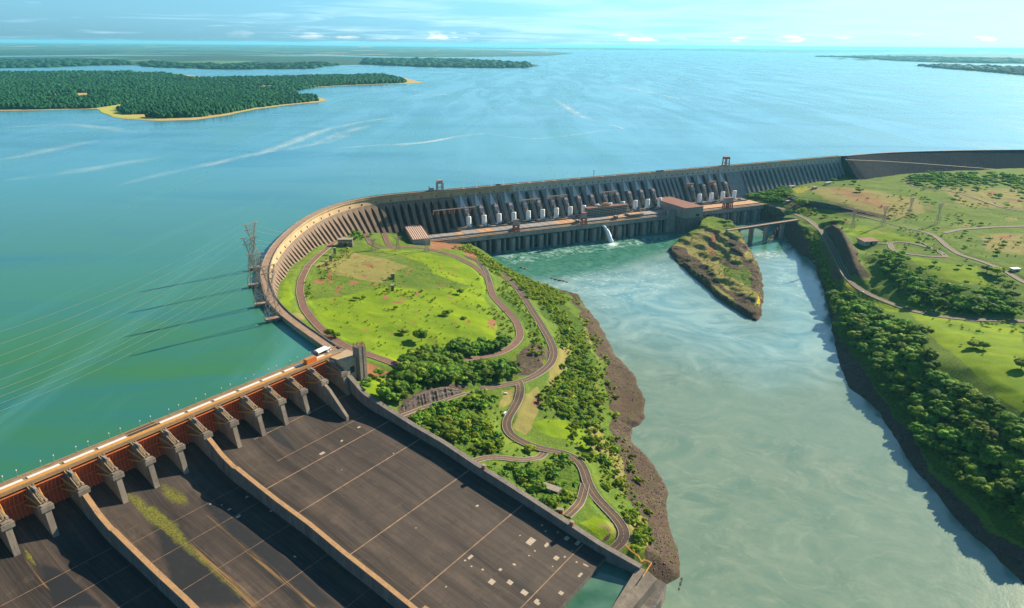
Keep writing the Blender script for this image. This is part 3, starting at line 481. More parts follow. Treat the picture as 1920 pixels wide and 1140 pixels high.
# ---------------------------------------------------------------- spillway
SPW=empty('spillway','huge dark concrete spillway chute with a row of red gates under an ochre deck','spillway',(SPB[0],SPB[1],0))
def par(o,p):
    o.parent=p; o.matrix_parent_inverse=Matrix.Translation(-Vector(p.location)); return o
def chute_mat():
    t=NT('chute concrete'); a=t.sep(t.attr('paint')); v0=t.map((1,1,1),0,None)
    # rotate world so x runs down the chute
    vr=t.n.new('ShaderNodeVectorRotate'); vr.inputs['Axis'].default_value=(0,0,1); vr.inputs['Angle'].default_value=-SP_ROT; vr.inputs['Center'].default_value=(SPB[0],SPB[1],0); t.L(t.pos,vr.inputs['Vector'])
    s1=t.noise(1,5,.55,t.map((.004,.07,.01),0,vr.outputs[0])); s2=t.noise(1,5,.6,t.map((.02,.9,.05),0,vr.outputs[0])); s3=t.noise(.03,5,.6)
    c=t.mix(t.rng(s1,.36,.64),(.016,.011,.010),(.085,.060,.046)); x0=t.n.new('ShaderNodeSeparateXYZ'); t.L(vr.outputs[0],x0.inputs[0]); cbx=t.n.new('ShaderNodeCombineXYZ'); t.L(t.math('FLOOR',t.math('MULTIPLY',x0.outputs[0],1/13.)),cbx.inputs[0]); t.L(t.math('FLOOR',t.math('ADD',t.math('MULTIPLY',x0.outputs[1],1/8.3),.5)),cbx.inputs[1]); wn=t.n.new('ShaderNodeTexWhiteNoise'); t.L(cbx.outputs[0],wn.inputs['Vector']); c=t.mix(t.rng(wn.outputs['Value'],0,1,0,.35),c,(.022,.017,.016)); s4=t.noise(.07,7,.72,None,.8); c=t.mix(t.rng(s4,.52,.68,0,.7),c,(.017,.015,.017)); c=t.mix(t.rng(s4,.42,.32,0,.35),c,(.13,.095,.07)); c=t.mix(t.rng(s2,.45,.75,0,.34),c,(.14,.10,.078)); c=t.mix(t.rng(s3,.42,.7,0,.6),c,(.035,.028,.026))
    x=t.n.new('ShaderNodeSeparateXYZ'); t.L(vr.outputs[0],x.inputs[0])
    m=t.math('ABSOLUTE',t.math('SUBTRACT',t.math('FRACT',t.math('MULTIPLY',x.outputs[1],1/8.3)),.5)); c=t.mix(t.math('MULTIPLY',t.math('LESS_THAN',m,.018),t.rng(s3,.38,.6,0,.32)),c,(.15,.11,.085))
    m=t.math('ABSOLUTE',t.math('SUBTRACT',t.math('FRACT',t.math('MULTIPLY',x.outputs[0],1/13.)),.5)); c=t.mix(t.math('MULTIPLY',t.math('LESS_THAN',m,.012),t.rng(s1,.4,.6,0,.2)),c,(.15,.11,.085))
    n=t.noise(.16,6,.7); c=t.mix(t.rng(t.math('ADD',a[1],t.math('MULTIPLY',t.math('SUBTRACT',n,.5),.5)),.3,.6),c,(.012,.013,.017))
    ms=t.mix(t.rng(t.noise(.8,5,.7),.35,.65),(.035,.04,.012),(.19,.18,.015)); nn=t.noise(1,5,.65,t.map((.05,.5,.1),0,vr.outputs[0])); c=t.mix(t.rng(t.math('ADD',a[0],t.math('ADD',t.math('MULTIPLY',t.math('SUBTRACT',n,.5),1.0),t.math('MULTIPLY',t.math('SUBTRACT',nn,.5),1.1))),.36,.85),c,ms)
    c=t.mix(t.rng(t.math('MULTIPLY',a[2],t.rng(s2,.3,.7)),.2,.6),c,(.26,.15,.05))
    t.col(c,.8); t.bump(t.noise(.9,4),.12); t.b.inputs['Specular IOR Level'].default_value=.3; return t.m
M_CHUTE=chute_mat()
AL0,AL1=14.,372.
al=np.arange(AL0,AL1+.1,1.6); ss=np.unique(np.r_[np.arange(-3,322,1.6),322]); A2,S2=np.meshgrid(al,ss); PP=SPB+A2.ravel()[:,None]*SPA+S2.ravel()[:,None]*SPC; ZZ=np.interp(S2.ravel(),*FT)
CP=np.column_stack([PP,ZZ]); cpx=PJ(CP); A=np.zeros((len(CP),3),np.float32)
A[:,0]=np.maximum.reduce([soft(cpx,[(237,922),(262,935),(300,955),(330,980),(350,1012),(400,1060),(455,1115),(448,1118),(390,1066),(315,1004),(275,975),(248,945)],16),soft(cpx,[(298,905),(330,915),(352,930),(355,945),(325,945),(305,930)],14)*.85,soft(cpx,[(40,1020),(60,1040),(70,1060),(60,1062),(48,1045)],6)*.75])
A[:,1]=np.maximum.reduce([soft(cpx,[(262,935),(330,970),(420,1060),(480,1140),(330,1140),(290,1010)],26)*.62,soft(cpx,[(350,920),(420,950),(560,1060),(640,1140),(560,1140),(430,1010)],20)*.6,soft(cpx,[(70,1050),(120,1070),(200,1140),(100,1140)],14)*.7,soft(cpx,[(350,830),(450,960),(620,1100),(700,1140),(600,1100),(420,920)],12)*.55,soft(cpx,[(470,790),(520,805),(560,850),(520,830)],5)*.8])
A[:,2]=np.maximum.reduce([soft(cpx,[(330,985),(400,1050),(500,1140),(470,1140),(380,1055)],12)*.8,soft(cpx,[(352,930),(420,985),(600,1140),(580,1140),(410,990)],8)*.7,soft(cpx,[(30,1030),(60,1060),(100,1110),(80,1100)],8)*.7])
nx=len(al); i_,j_=np.meshgrid(np.arange(nx-1),np.arange(len(ss)-1)); a_=(j_*nx+i_).ravel()
par(np_mesh('chute_floor',CP,np.stack([a_,a_+nx,a_+nx+1,a_+1],1),M_CHUTE,smooth=True,attrs={'paint':A}),SPW)
m=MB(); m.fbox(sp,AL0,AL1,318,322,-5,25-.05); par(m.build('chute_lip',M_CONDARK),SPW)
def strip3(m,a0,a1,ss,zt,zb):               # wall running down the chute between a0..a1 with top profile zt and bottom zb
    v=[];f=[]
    for s in ss:
        for a,z in ((a0,zb(s)),(a0,zt(s)),(a1,zt(s)),(a1,zb(s))): p=sp(a,s); v.append((p[0],p[1],z))
    n=len(ss)
    for i in range(n-1):
        for j in range(3): q=4*i+j; f.append((q,q+4,q+5,q+1))
    f+=[(0,1,2,3),(4*n-1,4*n-2,4*n-3,4*n-4)]; m.add(v,f)
ws=list(np.arange(24,353,4.))
m=MB(); strip3(m,12,16.4,ws,lambda s:wt(s),lambda s:min(ft(min(s,320))-3,wt(s)-12) if s<296 else -4); rw=par(m.build('training_wall',M_CONDARK),SPW)
m=MB(); strip3(m,11.6,16.8,ws,lambda s:wt(s)+.35,lambda s:wt(s)); par(m.build('wall_coping',M_CONDARK),rw)
def wtd(s): return wt(s)+3 if s>60 else float(np.interp(s,[24,34,44,60],[107,101,94.5,88.5]))
for k in (6,10):
    a=20+25*k; wd=list(np.arange(27,321,4.))
    m=MB(); strip3(m,a-1.6,a+1.6,wd,wtd,lambda s:ft(s)-2); o=par(m.build('dividing_wall',M_CONDARK),SPW)
    m=MB(); strip3(m,a-1.9,a+1.9,wd,lambda s:wtd(s)+.4,wtd); par(m.build('wall_coping',M_DECK),o)
    if k==6:
        for s_ in (262,270):
            z=wtd(s_); m=MB(); m.fbox(sp,a-3.6,a-1.9,s_,s_+4,ft(s_)-1,z+5); m.fbox(sp,a-1.9,a+1.4,s_,s_+4,z+.5,z+5); par(m.build('gauge_block',M_DECK),SPW)
# piers with their caps, gates with arms
M_HOIST=mottled('dusty tan hoist steel',(.34,.23,.12),(.22,.17,.12),.5,rough=.7,c3=(.45,.24,.06))
def pier(k):
    a=20+25*k; m=MB(); w=2.1
    prof=[(-10,80,117),(2,80,117),(6,80,115.5),(22,80,108.5),(26,80,108)]
    v=[];f=[]
    for s,zb,zt in prof:
        for q,z in ((a-w,zb),(a-w,zt),(a+w,zt),(a+w,zb)): p=sp(q,s); v.append((p[0],p[1],z))
    # nose leaning downstream
    for (q,z,s) in ((a-w,80,32.5),(a-w,104,26.8),(a+w,104,26.8),(a+w,80,32.5)): p=sp(q,s); v.append((p[0],p[1],z))
    n=len(prof)+1
    for i in range(n-1):
        for j in range(3): q=4*i+j; f.append((q,q+4,q+5,q+1))
    f+=[(4*n-1,4*n-2,4*n-3,4*n-4)]; m.add(v,f); o=par(m.build('pier',M_CON),SPW)
    c=MB(); c.fbox(sp,a-4.2,a+4.2,22.5,27.5,105.2,108.9); c.fbox(sp,a-3.2,a+3.2,23.5,26.5,108.9,109.9); par(c.build('trunnion_cap',M_CONPALE if 0 else M_CON),o)
    g=MB()
    for q in (-1.9,1.9):
        p0=sp(a+q,4);p1=sp(a+q,23); g.bar((*p0,117.6),(*p1,109.9),.7); g.bar((*p0,118.7),(*p1,111),.14)
    p0=sp(a,5);p1=sp(a,22); g.bar((*p0,117),(*p1,109.6),1.1)
    for t_ in (.2,.45,.7,.95):
        p0=sp(a-2.2,4+19*t_);p1=sp(a+2.2,4+19*t_); z=117.6-7.7*t_; g.bar((*p0,z+.2),(*p1,z+.2),.4)
    par(g.build('hoist_frame',M_HOIST),o)
    g=MB(); g.fbox(sp,a-1.1,a+.3,7,13,114,117.2); par(g.build('hoist_machine',M_GREY),o)
    g=MB(); g.fbox(sp,a-3.4,a-2.2,16,21,107,110.4); par(g.build('hoist_motor',M_GREY),o)
for k in range(0,15): pier(k)
# last pier's long wall beside gate two
m=MB(); a=45; strip3(m,a-1.6,a+1.6,[27,33,40,48,56],lambda s:float(np.interp(s,[27,33,56],[106,102,80])),lambda s:ft(s)-2); par(m.build('dividing_wall',M_CON),SPW)
def gate(k):
    a0=20+25*k+2.45; a1=20+25*(k+1)-2.45; m=MB(); r=MB(); n=9; arc=[]
    for i in range(n+1):
        th=R(-4+48*i/n-16); z=104.5+ (i/n-.5)*23+0; s=2.6+ 3.2*(1-((i/n-.5)*2)**2)*-1+2.2; arc.append((s,z))
    v=[];f=[]
    for s,z in arc:
        for q in (a0,a1): p=sp(q,s); v.append((p[0],p[1],z))
    for i in range(n): f.append((2*i,2*i+2,2*i+3,2*i+1))
    m.add(v,f); o=par(m.build('gate',M_RED),SPW)
    for q in np.linspace(a0+.3,a1-.3,8):
        for i in range(n):
            p=sp(q,arc[i][0]+.5);p2=sp(q,arc[i+1][0]+.5); r.bar((*p,arc[i][1]),(*p2,arc[i+1][1]),.45)
    for i in (0,5,9):
        p=sp(a0,arc[i][0]+.9);p2=sp(a1,arc[i][0]+.9); r.bar((*p,arc[i][1]),(*p2,arc[i][1]),.7)
    par(r.build('gate_rib',mottled('orange red gate ribs',(.62,.17,.05),(.5,.12,.04),.4,rough=.6,bump=0)),o)
    g=MB()
    for q,e in ((a1-2.5,a1+.6),(a0+2.5,a0-.6)):
        p=sp(q,arc[4][0]+1); p2=sp(e,24.2); g.bar((*p,103),(*p2,107),.9); p=sp(q,arc[8][0]+1);  g.bar((*p,112.5),(*p2,107.4),.7)
    p=sp(a0,24);p2=sp(a1,24)
    par(g.build('gate_arm',M_OCHRE),o)
for k in range(0,14): gate(k)
# deck over the piers
m=MB(); m.fbox(sp,-4,374,-9,-6.2,112,119.6); m.fbox(sp,-4,374,-6.2,2.2,118,119.5); par(m.build('deck_slab',M_CON),SPW)
m=MB(); m.fbox(sp,-4,374,-9,-8.2,119.6,120.6); par(m.build('upstream_parapet',M_DECK),SPW)
m=MB(); m.fbox(sp,2,374,-5.6,-4.6,119.5,119.9); m.fbox(sp,2,374,3.0,4.6,117.2,120.1); par(m.build('crane_rail',M_DECK),SPW)
for k in range(14):
    m=MB(); a0=20+25*k+1.2; 
    if k==7: continue
    m.fbox(sp,a0-2 if k==0 else a0,a0+22,-4.1,-1.2,119.5,119.95); par(m.build('gate_slot_cover',M_WHITED),SPW)
m=MB(); m.fbox(sp,20+25*7,20+25*7+24,-8.0,-1.2,119.5,119.62); par(m.build('slot_opening',M_DARK),SPW)
m=MB(); m.fbox(sp,12,374,-1.0,2.9,119.5,119.75); par(m.build('road_surface',M_OCHRE),SPW)
# joints and repaired slabs on the chute floor
def floor_hit(u,v):
    s=200.
    for _ in range(25):
        w=W(u,v,ft(min(s,322)))-SPB; s=.5*s+.5*float(w@SPC)
    return float(w@SPA),s
def strip(m,al0,al1,s0,w,dz=.05,seg=6):
    L=[(al0+(al1-al0)*i/seg) for i in range(seg+1)]
    for i in range(seg):
        q=[(L[i],s0-w),(L[i+1],s0-w),(L[i+1],s0+w),(L[i],s0+w)]; vs=[]
        for a,s in q: p=sp(a,s); vs.append((p[0],p[1],ft(s)+dz))
        m.add(vs,[(0,1,2,3)])
M_JOINT=mottled('tan joint filler',(.36,.22,.13),(.16,.11,.08),.15,bump=0); M_PATCH=mottled('pale repaired concrete',(.46,.37,.28),(.34,.28,.22),.5,bump=0,c3=(.15,.12,.1))
joints=[((727,791),(508,911)),((783,826),(567,956)),((872,887),(660,1037)),((972,953),(768,1125)),((1093,1020),(994,1123))]
for p,q in joints:
    s_=floor_hit(*p)[1]; m=MB(); strip(m,17,168,s_,.42,seg=1); par(m.build('joint',M_JOINT),SPW)
for p in ((640,745),(700,770)):
    s_=floor_hit(*p)[1]; m=MB(); strip(m,24,130,s_,.22,seg=1); par(m.build('joint',M_JOINT),SPW)
for s_ in (66,92,128,170,214): m=MB(); strip(m,172,268,s_,.16,seg=1); par(m.build('joint',M_JOINT),SPW)
for s_ in (60,84,112,150): m=MB(); strip(m,272,372,s_,.18,seg=1); par(m.build('joint',M_JOINT),SPW)
patches=[(673,801,9,5),(641,827,6,4),(604,850,15,7),(738,850,4,2.5),(895,949,7,3.5),(995,1015,24,12),(1025,1023,12,5),(1042,1047,12,8),(882,1043,14,5),(872,1051,5,3),(884,1062,4,3),(1000,944,14,5),(1010,966,16,6),(1030,975,9,4),(1062,1008,14,7),(1083,1018,16,8),(1023,996,5,3),(1046,998,4,3),(1059,1044,6,3),(1073,1033,4,3),(1081,1054,5,3),(1088,1078,15,5),(1052,1112,10,8),(1006,1127,12,6),(922,1091,14,10),(983,1111,12,12),(956,1092,11,10),(1008,1131,9,6),(938,1068,8,5),(975,1004,4,2),(1003,1033,4,3),(992,1042,3,2),(1016,985,6,3),(964,1058,5,4),(905,1068,5,4),(1036,1062,3,3),(430,955,8,4),(447,968,9,5),(393,945,4,3),(416,947,3,2),(463,932,6,3),(508,958,5,3),(553,1044,4,3),(641,881,2,2),(836,1100,4,2),(1098,1060,4,8),(780,990,3,2)]
for u,v,w,h in patches:
    a,s=floor_hit(u,v); 
    if s>319 or a<17.5: continue
    d=.42; m=MB(); aw=w*d*.9; sw=h*d*1.0; k=1 if rng.random()<.6 else 2
    for _ in range(k):
        a2=a+rng.uniform(-.3,.3)*aw*(k-1); s2=s+rng.uniform(-.4,.4)*sw*(k-1); q=[(a2-aw/2*rng.uniform(.8,1),s2-sw/2),(a2+aw/2,s2-sw/2*rng.uniform(.8,1)),(a2+aw/2*rng.uniform(.8,1),s2+sw/2),(a2-aw/2,s2+sw/2)]
        vs=[]; 
        for aa,s3 in q: s3=min(s3,320.5); p=sp(aa,s3); vs.append((p[0],p[1],ft(s3)+.07+.01*_))
        m.add(vs,[(0,1,2,3)])
    par(m.build('repaired_slab',M_PATCH),SPW)
M_POOL=NT('still pool water'); M_POOL.col(M_POOL.mix(M_POOL.rng(M_POOL.noise(.03,3,.5),.4,.6),(.03,.10,.06),(.08,.17,.12)),.08); M_POOL.b.inputs['IOR'].default_value=1.33; M_POOL.b.inputs['Specular IOR Level'].default_value=.5; M_POOL=M_POOL.m
# abutment block and stilling walls at the downstream end
m=MB(); m.fbox(sp,-6,17.4,2.3,24,88,118.5); m.fbox(sp,12,17.2,24,27,88,108); o=par(m.build('abutment',mottled('warm abutment concrete',(.46,.34,.22),(.36,.27,.18),.2,c3=(.25,.18,.13))),SPW)
m=MB(); p=[sp(4,24.06),sp(10,24.06)]; m.add([(*p[0],103),(*p[1],103),(*p[1],110),(*p[0],110)],[(0,1,2,3)]); par(m.build('opening',M_DARK),o)
sheet('pool_water',[tuple(sp(12.2,321)),tuple(sp(12.2,352))]+[tuple(W(u,v,20)) for u,v in ((1190,1083),(1165,1125),(1120,1200),(1060,1290))]+[tuple(sp(200,400)),tuple(sp(200,321))],20.5,M_POOL)
GW=empty('river_guide_wall','stained concrete guide walls where the chute side wall ends above the river','retaining wall',(*sp(0,352),0))
def gpoly(px,z0): return [tuple(W(u,v,z)) + (z,) for u,v,z in px]
def prism(m,pts,zb):
    n=len(pts); m.add([tuple(p) for p in pts]+[(p[0],p[1],zb) for p in pts],[tuple(range(n))]+[(i,n+i,n+(i+1)%n,(i+1)%n) for i in range(n)])
m=MB(); prism(m,gpoly([(1196,1062,27),(1212,1068,26),(1232,1085,22),(1170,1160,16),(1120,1225,16),(1100,1215,16)],0),-4); par(m.build('wall',M_CON),GW)
m=MB(); prism(m,gpoly([(1232,1085,15),(1250,1095,14),(1240,1125,10),(1225,1142,10),(1190,1180,9),(1200,1130,10)],0),-4); par(m.build('wall',M_CONDARK),GW)
m=MB(); L=[(*W(u,v,z),z) for u,v,z in [(1172,1022,26.5),(1185,1035,27.5),(1197,1043,28.5),(1203,1054,28.5),(1208,1050,28),(1222,1056,27.5),(1205,1082,27)]]
for p,q in zip(L[:-1],L[1:]): m.bar(p,q,.5); m.bar((p[0],p[1],p[2]+1.1),(q[0],q[1],q[2]+1.1),.25)
par(m.build('stair_rail',M_OCHRE),GW)
# ---------------------------------------------------------------- dams
def child(o,p): return par(o,p)
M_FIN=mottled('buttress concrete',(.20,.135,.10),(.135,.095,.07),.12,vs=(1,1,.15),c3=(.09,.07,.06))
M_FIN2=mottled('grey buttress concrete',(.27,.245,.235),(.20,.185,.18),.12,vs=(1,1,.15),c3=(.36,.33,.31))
M_HEAD=mottled('pale dam head with sun tone',(.42,.30,.16),(.28,.20,.12),.10,vs=(1,1,.3),c3=(.28,.22,.15))  # warm copy for the curved dam, sunlight's yellow put into its colour
def sweep(m,S0,S1,prof,step=6.,closed=True):    # prof: (outward distance, z) pairs swept along the axis
    n=max(2,int((S1-S0)/step)+1); v=[];f=[];k=len(prof)
    for s in np.linspace(S0,S1,n):
        p,q,nn=axis(s)
        for r,z in prof: w=p+nn*r; v.append((w[0],w[1],z))
    for i in range(n-1):
        for j in range(k if closed else k-1): a=i*k+j;b=i*k+(j+1)%k; f.append((a,b,b+k,a+k))
    if closed: f+=[tuple(reversed(range(k))),tuple((n-1)*k+j for j in range(k))]
    m.add(v,f)
def fin(s,st,zb,mat,parent):
    p,q,nn=axis(s); m=MB(); v=[];f=[]; st=[x for x in st if x[0]>zb+1]; last=st[-1]; st=st+[(zb,last[1],last[2]+(last[0]-zb)*.68,last[3])]
    for z,w,r1,r0 in st:
        for a,r in ((-w,r0),(-w,r1),(w,r1),(w,r0)): x=p+q*a+nn*r; v.append((x[0],x[1],z))
    n=len(st)
    for i in range(n-1):
        for j in range(4): a=4*i+j;b=4*i+(j+1)%4; f.append((b,a,a+4,b+4))
    f+=[(0,1,2,3),(4*n-1,4*n-2,4*n-3,4*n-4)]
    m.add(v,f); return child(m.build('buttress',mat),parent)
def ground(x,y):
    a=float(TL.H(x,y)[0]) if x<150 and y<1620 else 30.
    return a
def dam_section(name,label,S0,S1,pitch,step,zbf,head,bmat,finst,parts=True):
    p,q,nn=axis((S0+S1)/2); E=empty(name,label,'dam',(p[0],p[1],100))
    m=MB(); sweep(m,S0,S1,[(-12,100),(-12,119.6),(0,119.6),(0,116.5),(-2,114),(2.2,104),(2.2,100)]); h=child(m.build('crest_head',head),E)
    m=MB(); sweep(m,S0,S1,[(-11.8,119.63),(-.2,119.63)],closed=False); child(m.build('crest_road',M_DECK2),h)
    for r,w in ((-12,-11.3),(-.7,.2)):
        m=MB(); sweep(m,S0,S1,[(r,119.5),(r,120.7),(w,120.7),(w,119.5)]); child(m.build('parapet',M_CON),h)
    m=MB(); sweep(m,S0,S1,[(-12.0,101),(-12.02,117.9),(-11.8,117.9),(-11.8,101)]) 
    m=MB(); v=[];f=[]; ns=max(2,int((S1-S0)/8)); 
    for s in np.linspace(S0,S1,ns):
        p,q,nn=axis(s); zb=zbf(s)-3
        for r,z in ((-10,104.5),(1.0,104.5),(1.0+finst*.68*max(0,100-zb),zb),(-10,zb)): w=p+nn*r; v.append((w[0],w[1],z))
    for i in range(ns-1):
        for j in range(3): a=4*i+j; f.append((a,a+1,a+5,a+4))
    m.add(v,f); child(m.build('back_wall',M_DARK),E)  # near-black colour paints the shade between the buttresses
    return E
# curved buttress dam on the left
def zb_arc(s):
    p,q,nn=axis(s); r=6
    for _ in range(4): w=p+nn*r; g=ground(w[0],w[1]); r=3+.68*max(0,104-g)
    return g
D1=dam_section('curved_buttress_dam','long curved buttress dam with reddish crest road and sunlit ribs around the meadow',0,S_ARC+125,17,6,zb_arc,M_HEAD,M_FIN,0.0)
s=34.
while s<S_ARC+122:
    zb=zb_arc(s)-4
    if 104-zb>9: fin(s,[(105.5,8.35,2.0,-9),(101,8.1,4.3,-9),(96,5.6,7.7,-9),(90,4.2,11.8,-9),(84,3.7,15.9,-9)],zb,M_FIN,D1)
    s+=17
SM0=S_ARC+125; 
cylp=[float((W(u,v,47)-PHO)@PHP) for u,v in ((879,424),(1230,385),(1301,376.5),(1366,370))]
units=list(np.linspace(cylp[0],cylp[1],15))+list(np.linspace(cylp[2],cylp[3],4))
def s_of_p(a):                                 # dam chainage facing powerhouse station a
    p,q,nn=axis(S_ARC+300); d=(ph(a,0)-p)@q; return S_ARC+300+d
SM1=s_of_p(units[-1]+22)
D2=dam_section('hollow_gravity_dam','tall straight gravity dam with paired fins behind the white penstocks',SM0+.05,SM1,17,6,lambda s:36.,M_CONPALE,M_FIN2,.8)
for i,a in enumerate(units):
    su=s_of_p(a)
    fin(su-8.5,[(104.5,8.3,2.6,-5),(99,5.0,6,-5),(92,4.0,11,-5),(70,4.0,26,5)],34,M_FIN2,D2)
    fin(su+8.5,[(104.5,8.3,2.6,-5),(99,5.0,6,-5),(92,4.0,11,-5),(70,4.0,26,5)],34,M_FIN2,D2)
    p,q,nn=axis(su); m=MB(); v=[]
    for z,w,r1,r0 in ((106,.9,3.6,0),(84,6.3,19.5,2)):
        for a_,r in ((-w,r0),(-w,r1),(w,r1),(w,r0)): x=p+q*a_+nn*r; v.append((x[0],x[1],z))
    m.add(v,[(0,1,2,3),(7,6,5,4)]+[((j+1)%4,j,j+4,(j+1)%4+4) for j in range(4)]); child(m.build('intake_hood',mottled('light intake hood concrete',(.55,.50,.46),(.45,.41,.38),.2)),D2)
gap0,gap1=s_of_p(units[14])+25,s_of_p(units[15])-20
s=gap0
while s<gap1: fin(s,[(104.5,6.3,2.6,-5),(99,4.6,6,-5),(92,3.6,11,-5),(70,3.4,26,5)],34,M_FIN2,D2); s+=13.5
# portals and trash beams
for k in range(int((SM1-60)/17)):
    pass
D3=dam_section('right_wing_buttress_dam','buttress dam with even rounded ribs between the powerhouse and the dark rockfill slope',SM1+.05,S_END-2,17,6,lambda s: float(np.interp(s,[SM1,S_END-60,S_END],[36,58,76])),M_CONPALE,M_FIN2,0.35)
s=SM1+60
m=MB(); sweep(m,SM1+.1,SM1+52,[(2.3,104),(42,40),(42,30),(-5,30),(-5,104)]); child(m.build('mass_block',M_FIN2),D3)
while s<S_END-8:
    fin(s,[(105,8.2,2.6,-6),(100,6.0,5.5,-6),(94,4.3,9.6,-6),(88,3.8,13.8,-6)],float(np.interp(s,[SM1,S_END-60,S_END],[36,58,76]))-3,M_FIN2,D3); s+=17
def openings(S0,S1,E,step=17):
    s=S0
    while s<S1:
        p,q,nn=axis(s); m=MB(); v=[]
        for z,w,r1,r0 in ((107.5,.9,1.5,0),(110.4,.9,.4,-2)):
            for a_,r in ((-w,r0),(-w,r1),(w,r1),(w,r0)): x=p+q*a_+nn*(r+.35); v.append((x[0],x[1],z))
        m.add(v,[(0,1,2,3),(7,6,5,4)]+[((j+1)%4,j,j+4,(j+1)%4+4) for j in range(4)]); child(m.build('gallery_opening',M_DARK),E); s+=step
openings(40,SM0-5,D1,34); openings(SM0+10,SM1-5,D2); openings(SM1+12,S_END-5,D3)
# maintenance gantries across the buttresses
for a0,a1,zz in ((-78,2,78),(-8+units[0]-units[0]+62+0,0,0)):
    pass
def beam(a0,a1,z,r,col):
    s0,s1=s_of_p(a0),s_of_p(a1); m=MB(); n=8
    for i in range(n): 
        p,q,nn=axis(s0+(s1-s0)*i/n);p2,_,n2=axis(s0+(s1-s0)*(i+1)/n); x=p+nn*r;y=p2+n2*r; m.bar((*x,z),(*y,z),1.8)
    o=child(m.build('service_gallery',M_STEEL),D2)
    m=MB()
    for i in range(n+1):
        p,q,nn=axis(s0+(s1-s0)*i/n); x=p+nn*(r-.5); m.bar((*x,z-9),(*x,z-1),1.5)
    child(m.build('gallery_post',M_BRICK if col else M_STEEL),o)
u0=units[0]
beam(u0-72,u0+25,84,26,1); beam(units[4]-6,units[5]+8,88,24,0); beam(units[6]-8,units[7]+8,90,23,0); beam(units[10]-5,units[11]+5,88,24,0); beam(units[15]-12,units[15]+10,88,24,1); beam(units[17]-14,units[17]+10,88,24,1)
# rockfill dam
RX=smooth(resample(np.array([(953,2131)]+rock_ax[1:]),12),3); RX[0]=(950,2134)
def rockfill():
    t=NT('dark rockfill'); vs=t.sep(t.voro(.45,out='Color'))[0]; c=t.mix(vs,(.010,.013,.024),(.034,.038,.054)); c=t.mix(t.rng(t.noise(.02,4),.4,.7,0,.6),c,(.022,.022,.03)); t.col(c,.95); t.b.inputs['Specular IOR Level'].default_value=.03; t.bump(vs,1.0,.8); return t.m  # navy darkness of the shaded slope is put into the rock colour
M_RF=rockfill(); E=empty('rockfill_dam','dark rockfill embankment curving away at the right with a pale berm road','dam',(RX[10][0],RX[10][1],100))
N=offs(RX,1)-RX; n=len(RX); d=np.r_[0,np.cumsum(np.linalg.norm(np.diff(RX,axis=0),axis=1))]
prof=[(-11,100),(-11,119.8),(0,119.8),(1.5*18,101.8),(1.5*18+.1,101.8),(1.5*66,54)]
v=[];f=[];k=len(prof)
for i in range(n):
    zb=np.clip(112-d[i]*.075,70,114)        # berm drops along the dam
    pr=[(-11,100),(-11,119.8),(0,119.8),(1.45*(119.8-zb),zb),(1.45*(119.8-zb)+7,zb),(1.45*(119.8-zb)+7+1.5*(zb-44),44)]
    for r,z in pr: w=RX[i]+N[i]*r; v.append((w[0],w[1],z))
for i in range(n-1):
    for j in range(k-1): a=i*k+j; f.append((a,a+1,a+1+k,a+k))
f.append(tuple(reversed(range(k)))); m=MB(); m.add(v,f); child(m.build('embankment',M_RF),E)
L=[]
for i in range(n):
    zb=np.clip(112-d[i]*.075,70,114); w=RX[i]+N[i]*(1.45*(119.8-zb)+3.5); L.append((w[0],w[1],zb))
L=np.array(L); child(ribbon(L,3,-3,.15,M_KERB,'berm_road'),E)
L=np.column_stack([RX+N*-5,np.full(n,119.8)]); child(ribbon(L,5,-5,.1,M_DECK2,'crest_road'),E)
child(ribbon(L,5.6,5.0,.9,M_CONPALE,'parapet',None,-.2),E)
# wedge wall where concrete meets the embankment
# crest lamps, cranes and small buildings
def on_crest(u,v,r=-3,z=119.7):
    w=W(u,v,120); k=np.argmin(np.linalg.norm(ALL-w,axis=1)); s=AL_D[k]; p,q,nn=axis(s); return p+nn*r,q,nn,s
lampu=[870,896,921,946,971,996,1020,1044,1067,1089,1134,1156,1177,1198,1218,1290,1312,1333]
for i,u in enumerate(lampu):
    vv=np.interp(u,[866,970,1116,1299,1364],[354,346,333.5,317,312]); p,q,nn,_=on_crest(u,vv,-2.5)
    H_=17 if u<1100 else 12; E=empty('lamp_mast','tall white lamp mast standing on the straight dam crest','lamp mast',(p[0],p[1],119.6),math.atan2(q[1],q[0]),'lamp masts along the dam crest')
    m=MB(); rr=.42 if u<1100 else .22; m.tube([(0,0,0),(0,0,H_)],[rr,rr*.7],6); m.build('pole',M_WHITE,E)
    m=MB(); m.box(-1.6,1.6,-.4,.4,H_-.2,H_+.5); m.build('lamp_head',M_WHITE,E)
    m=MB(); m.box(-3.5,3.5,-1.5,1.5,0,.9); m.build('base',M_WHITED,E)
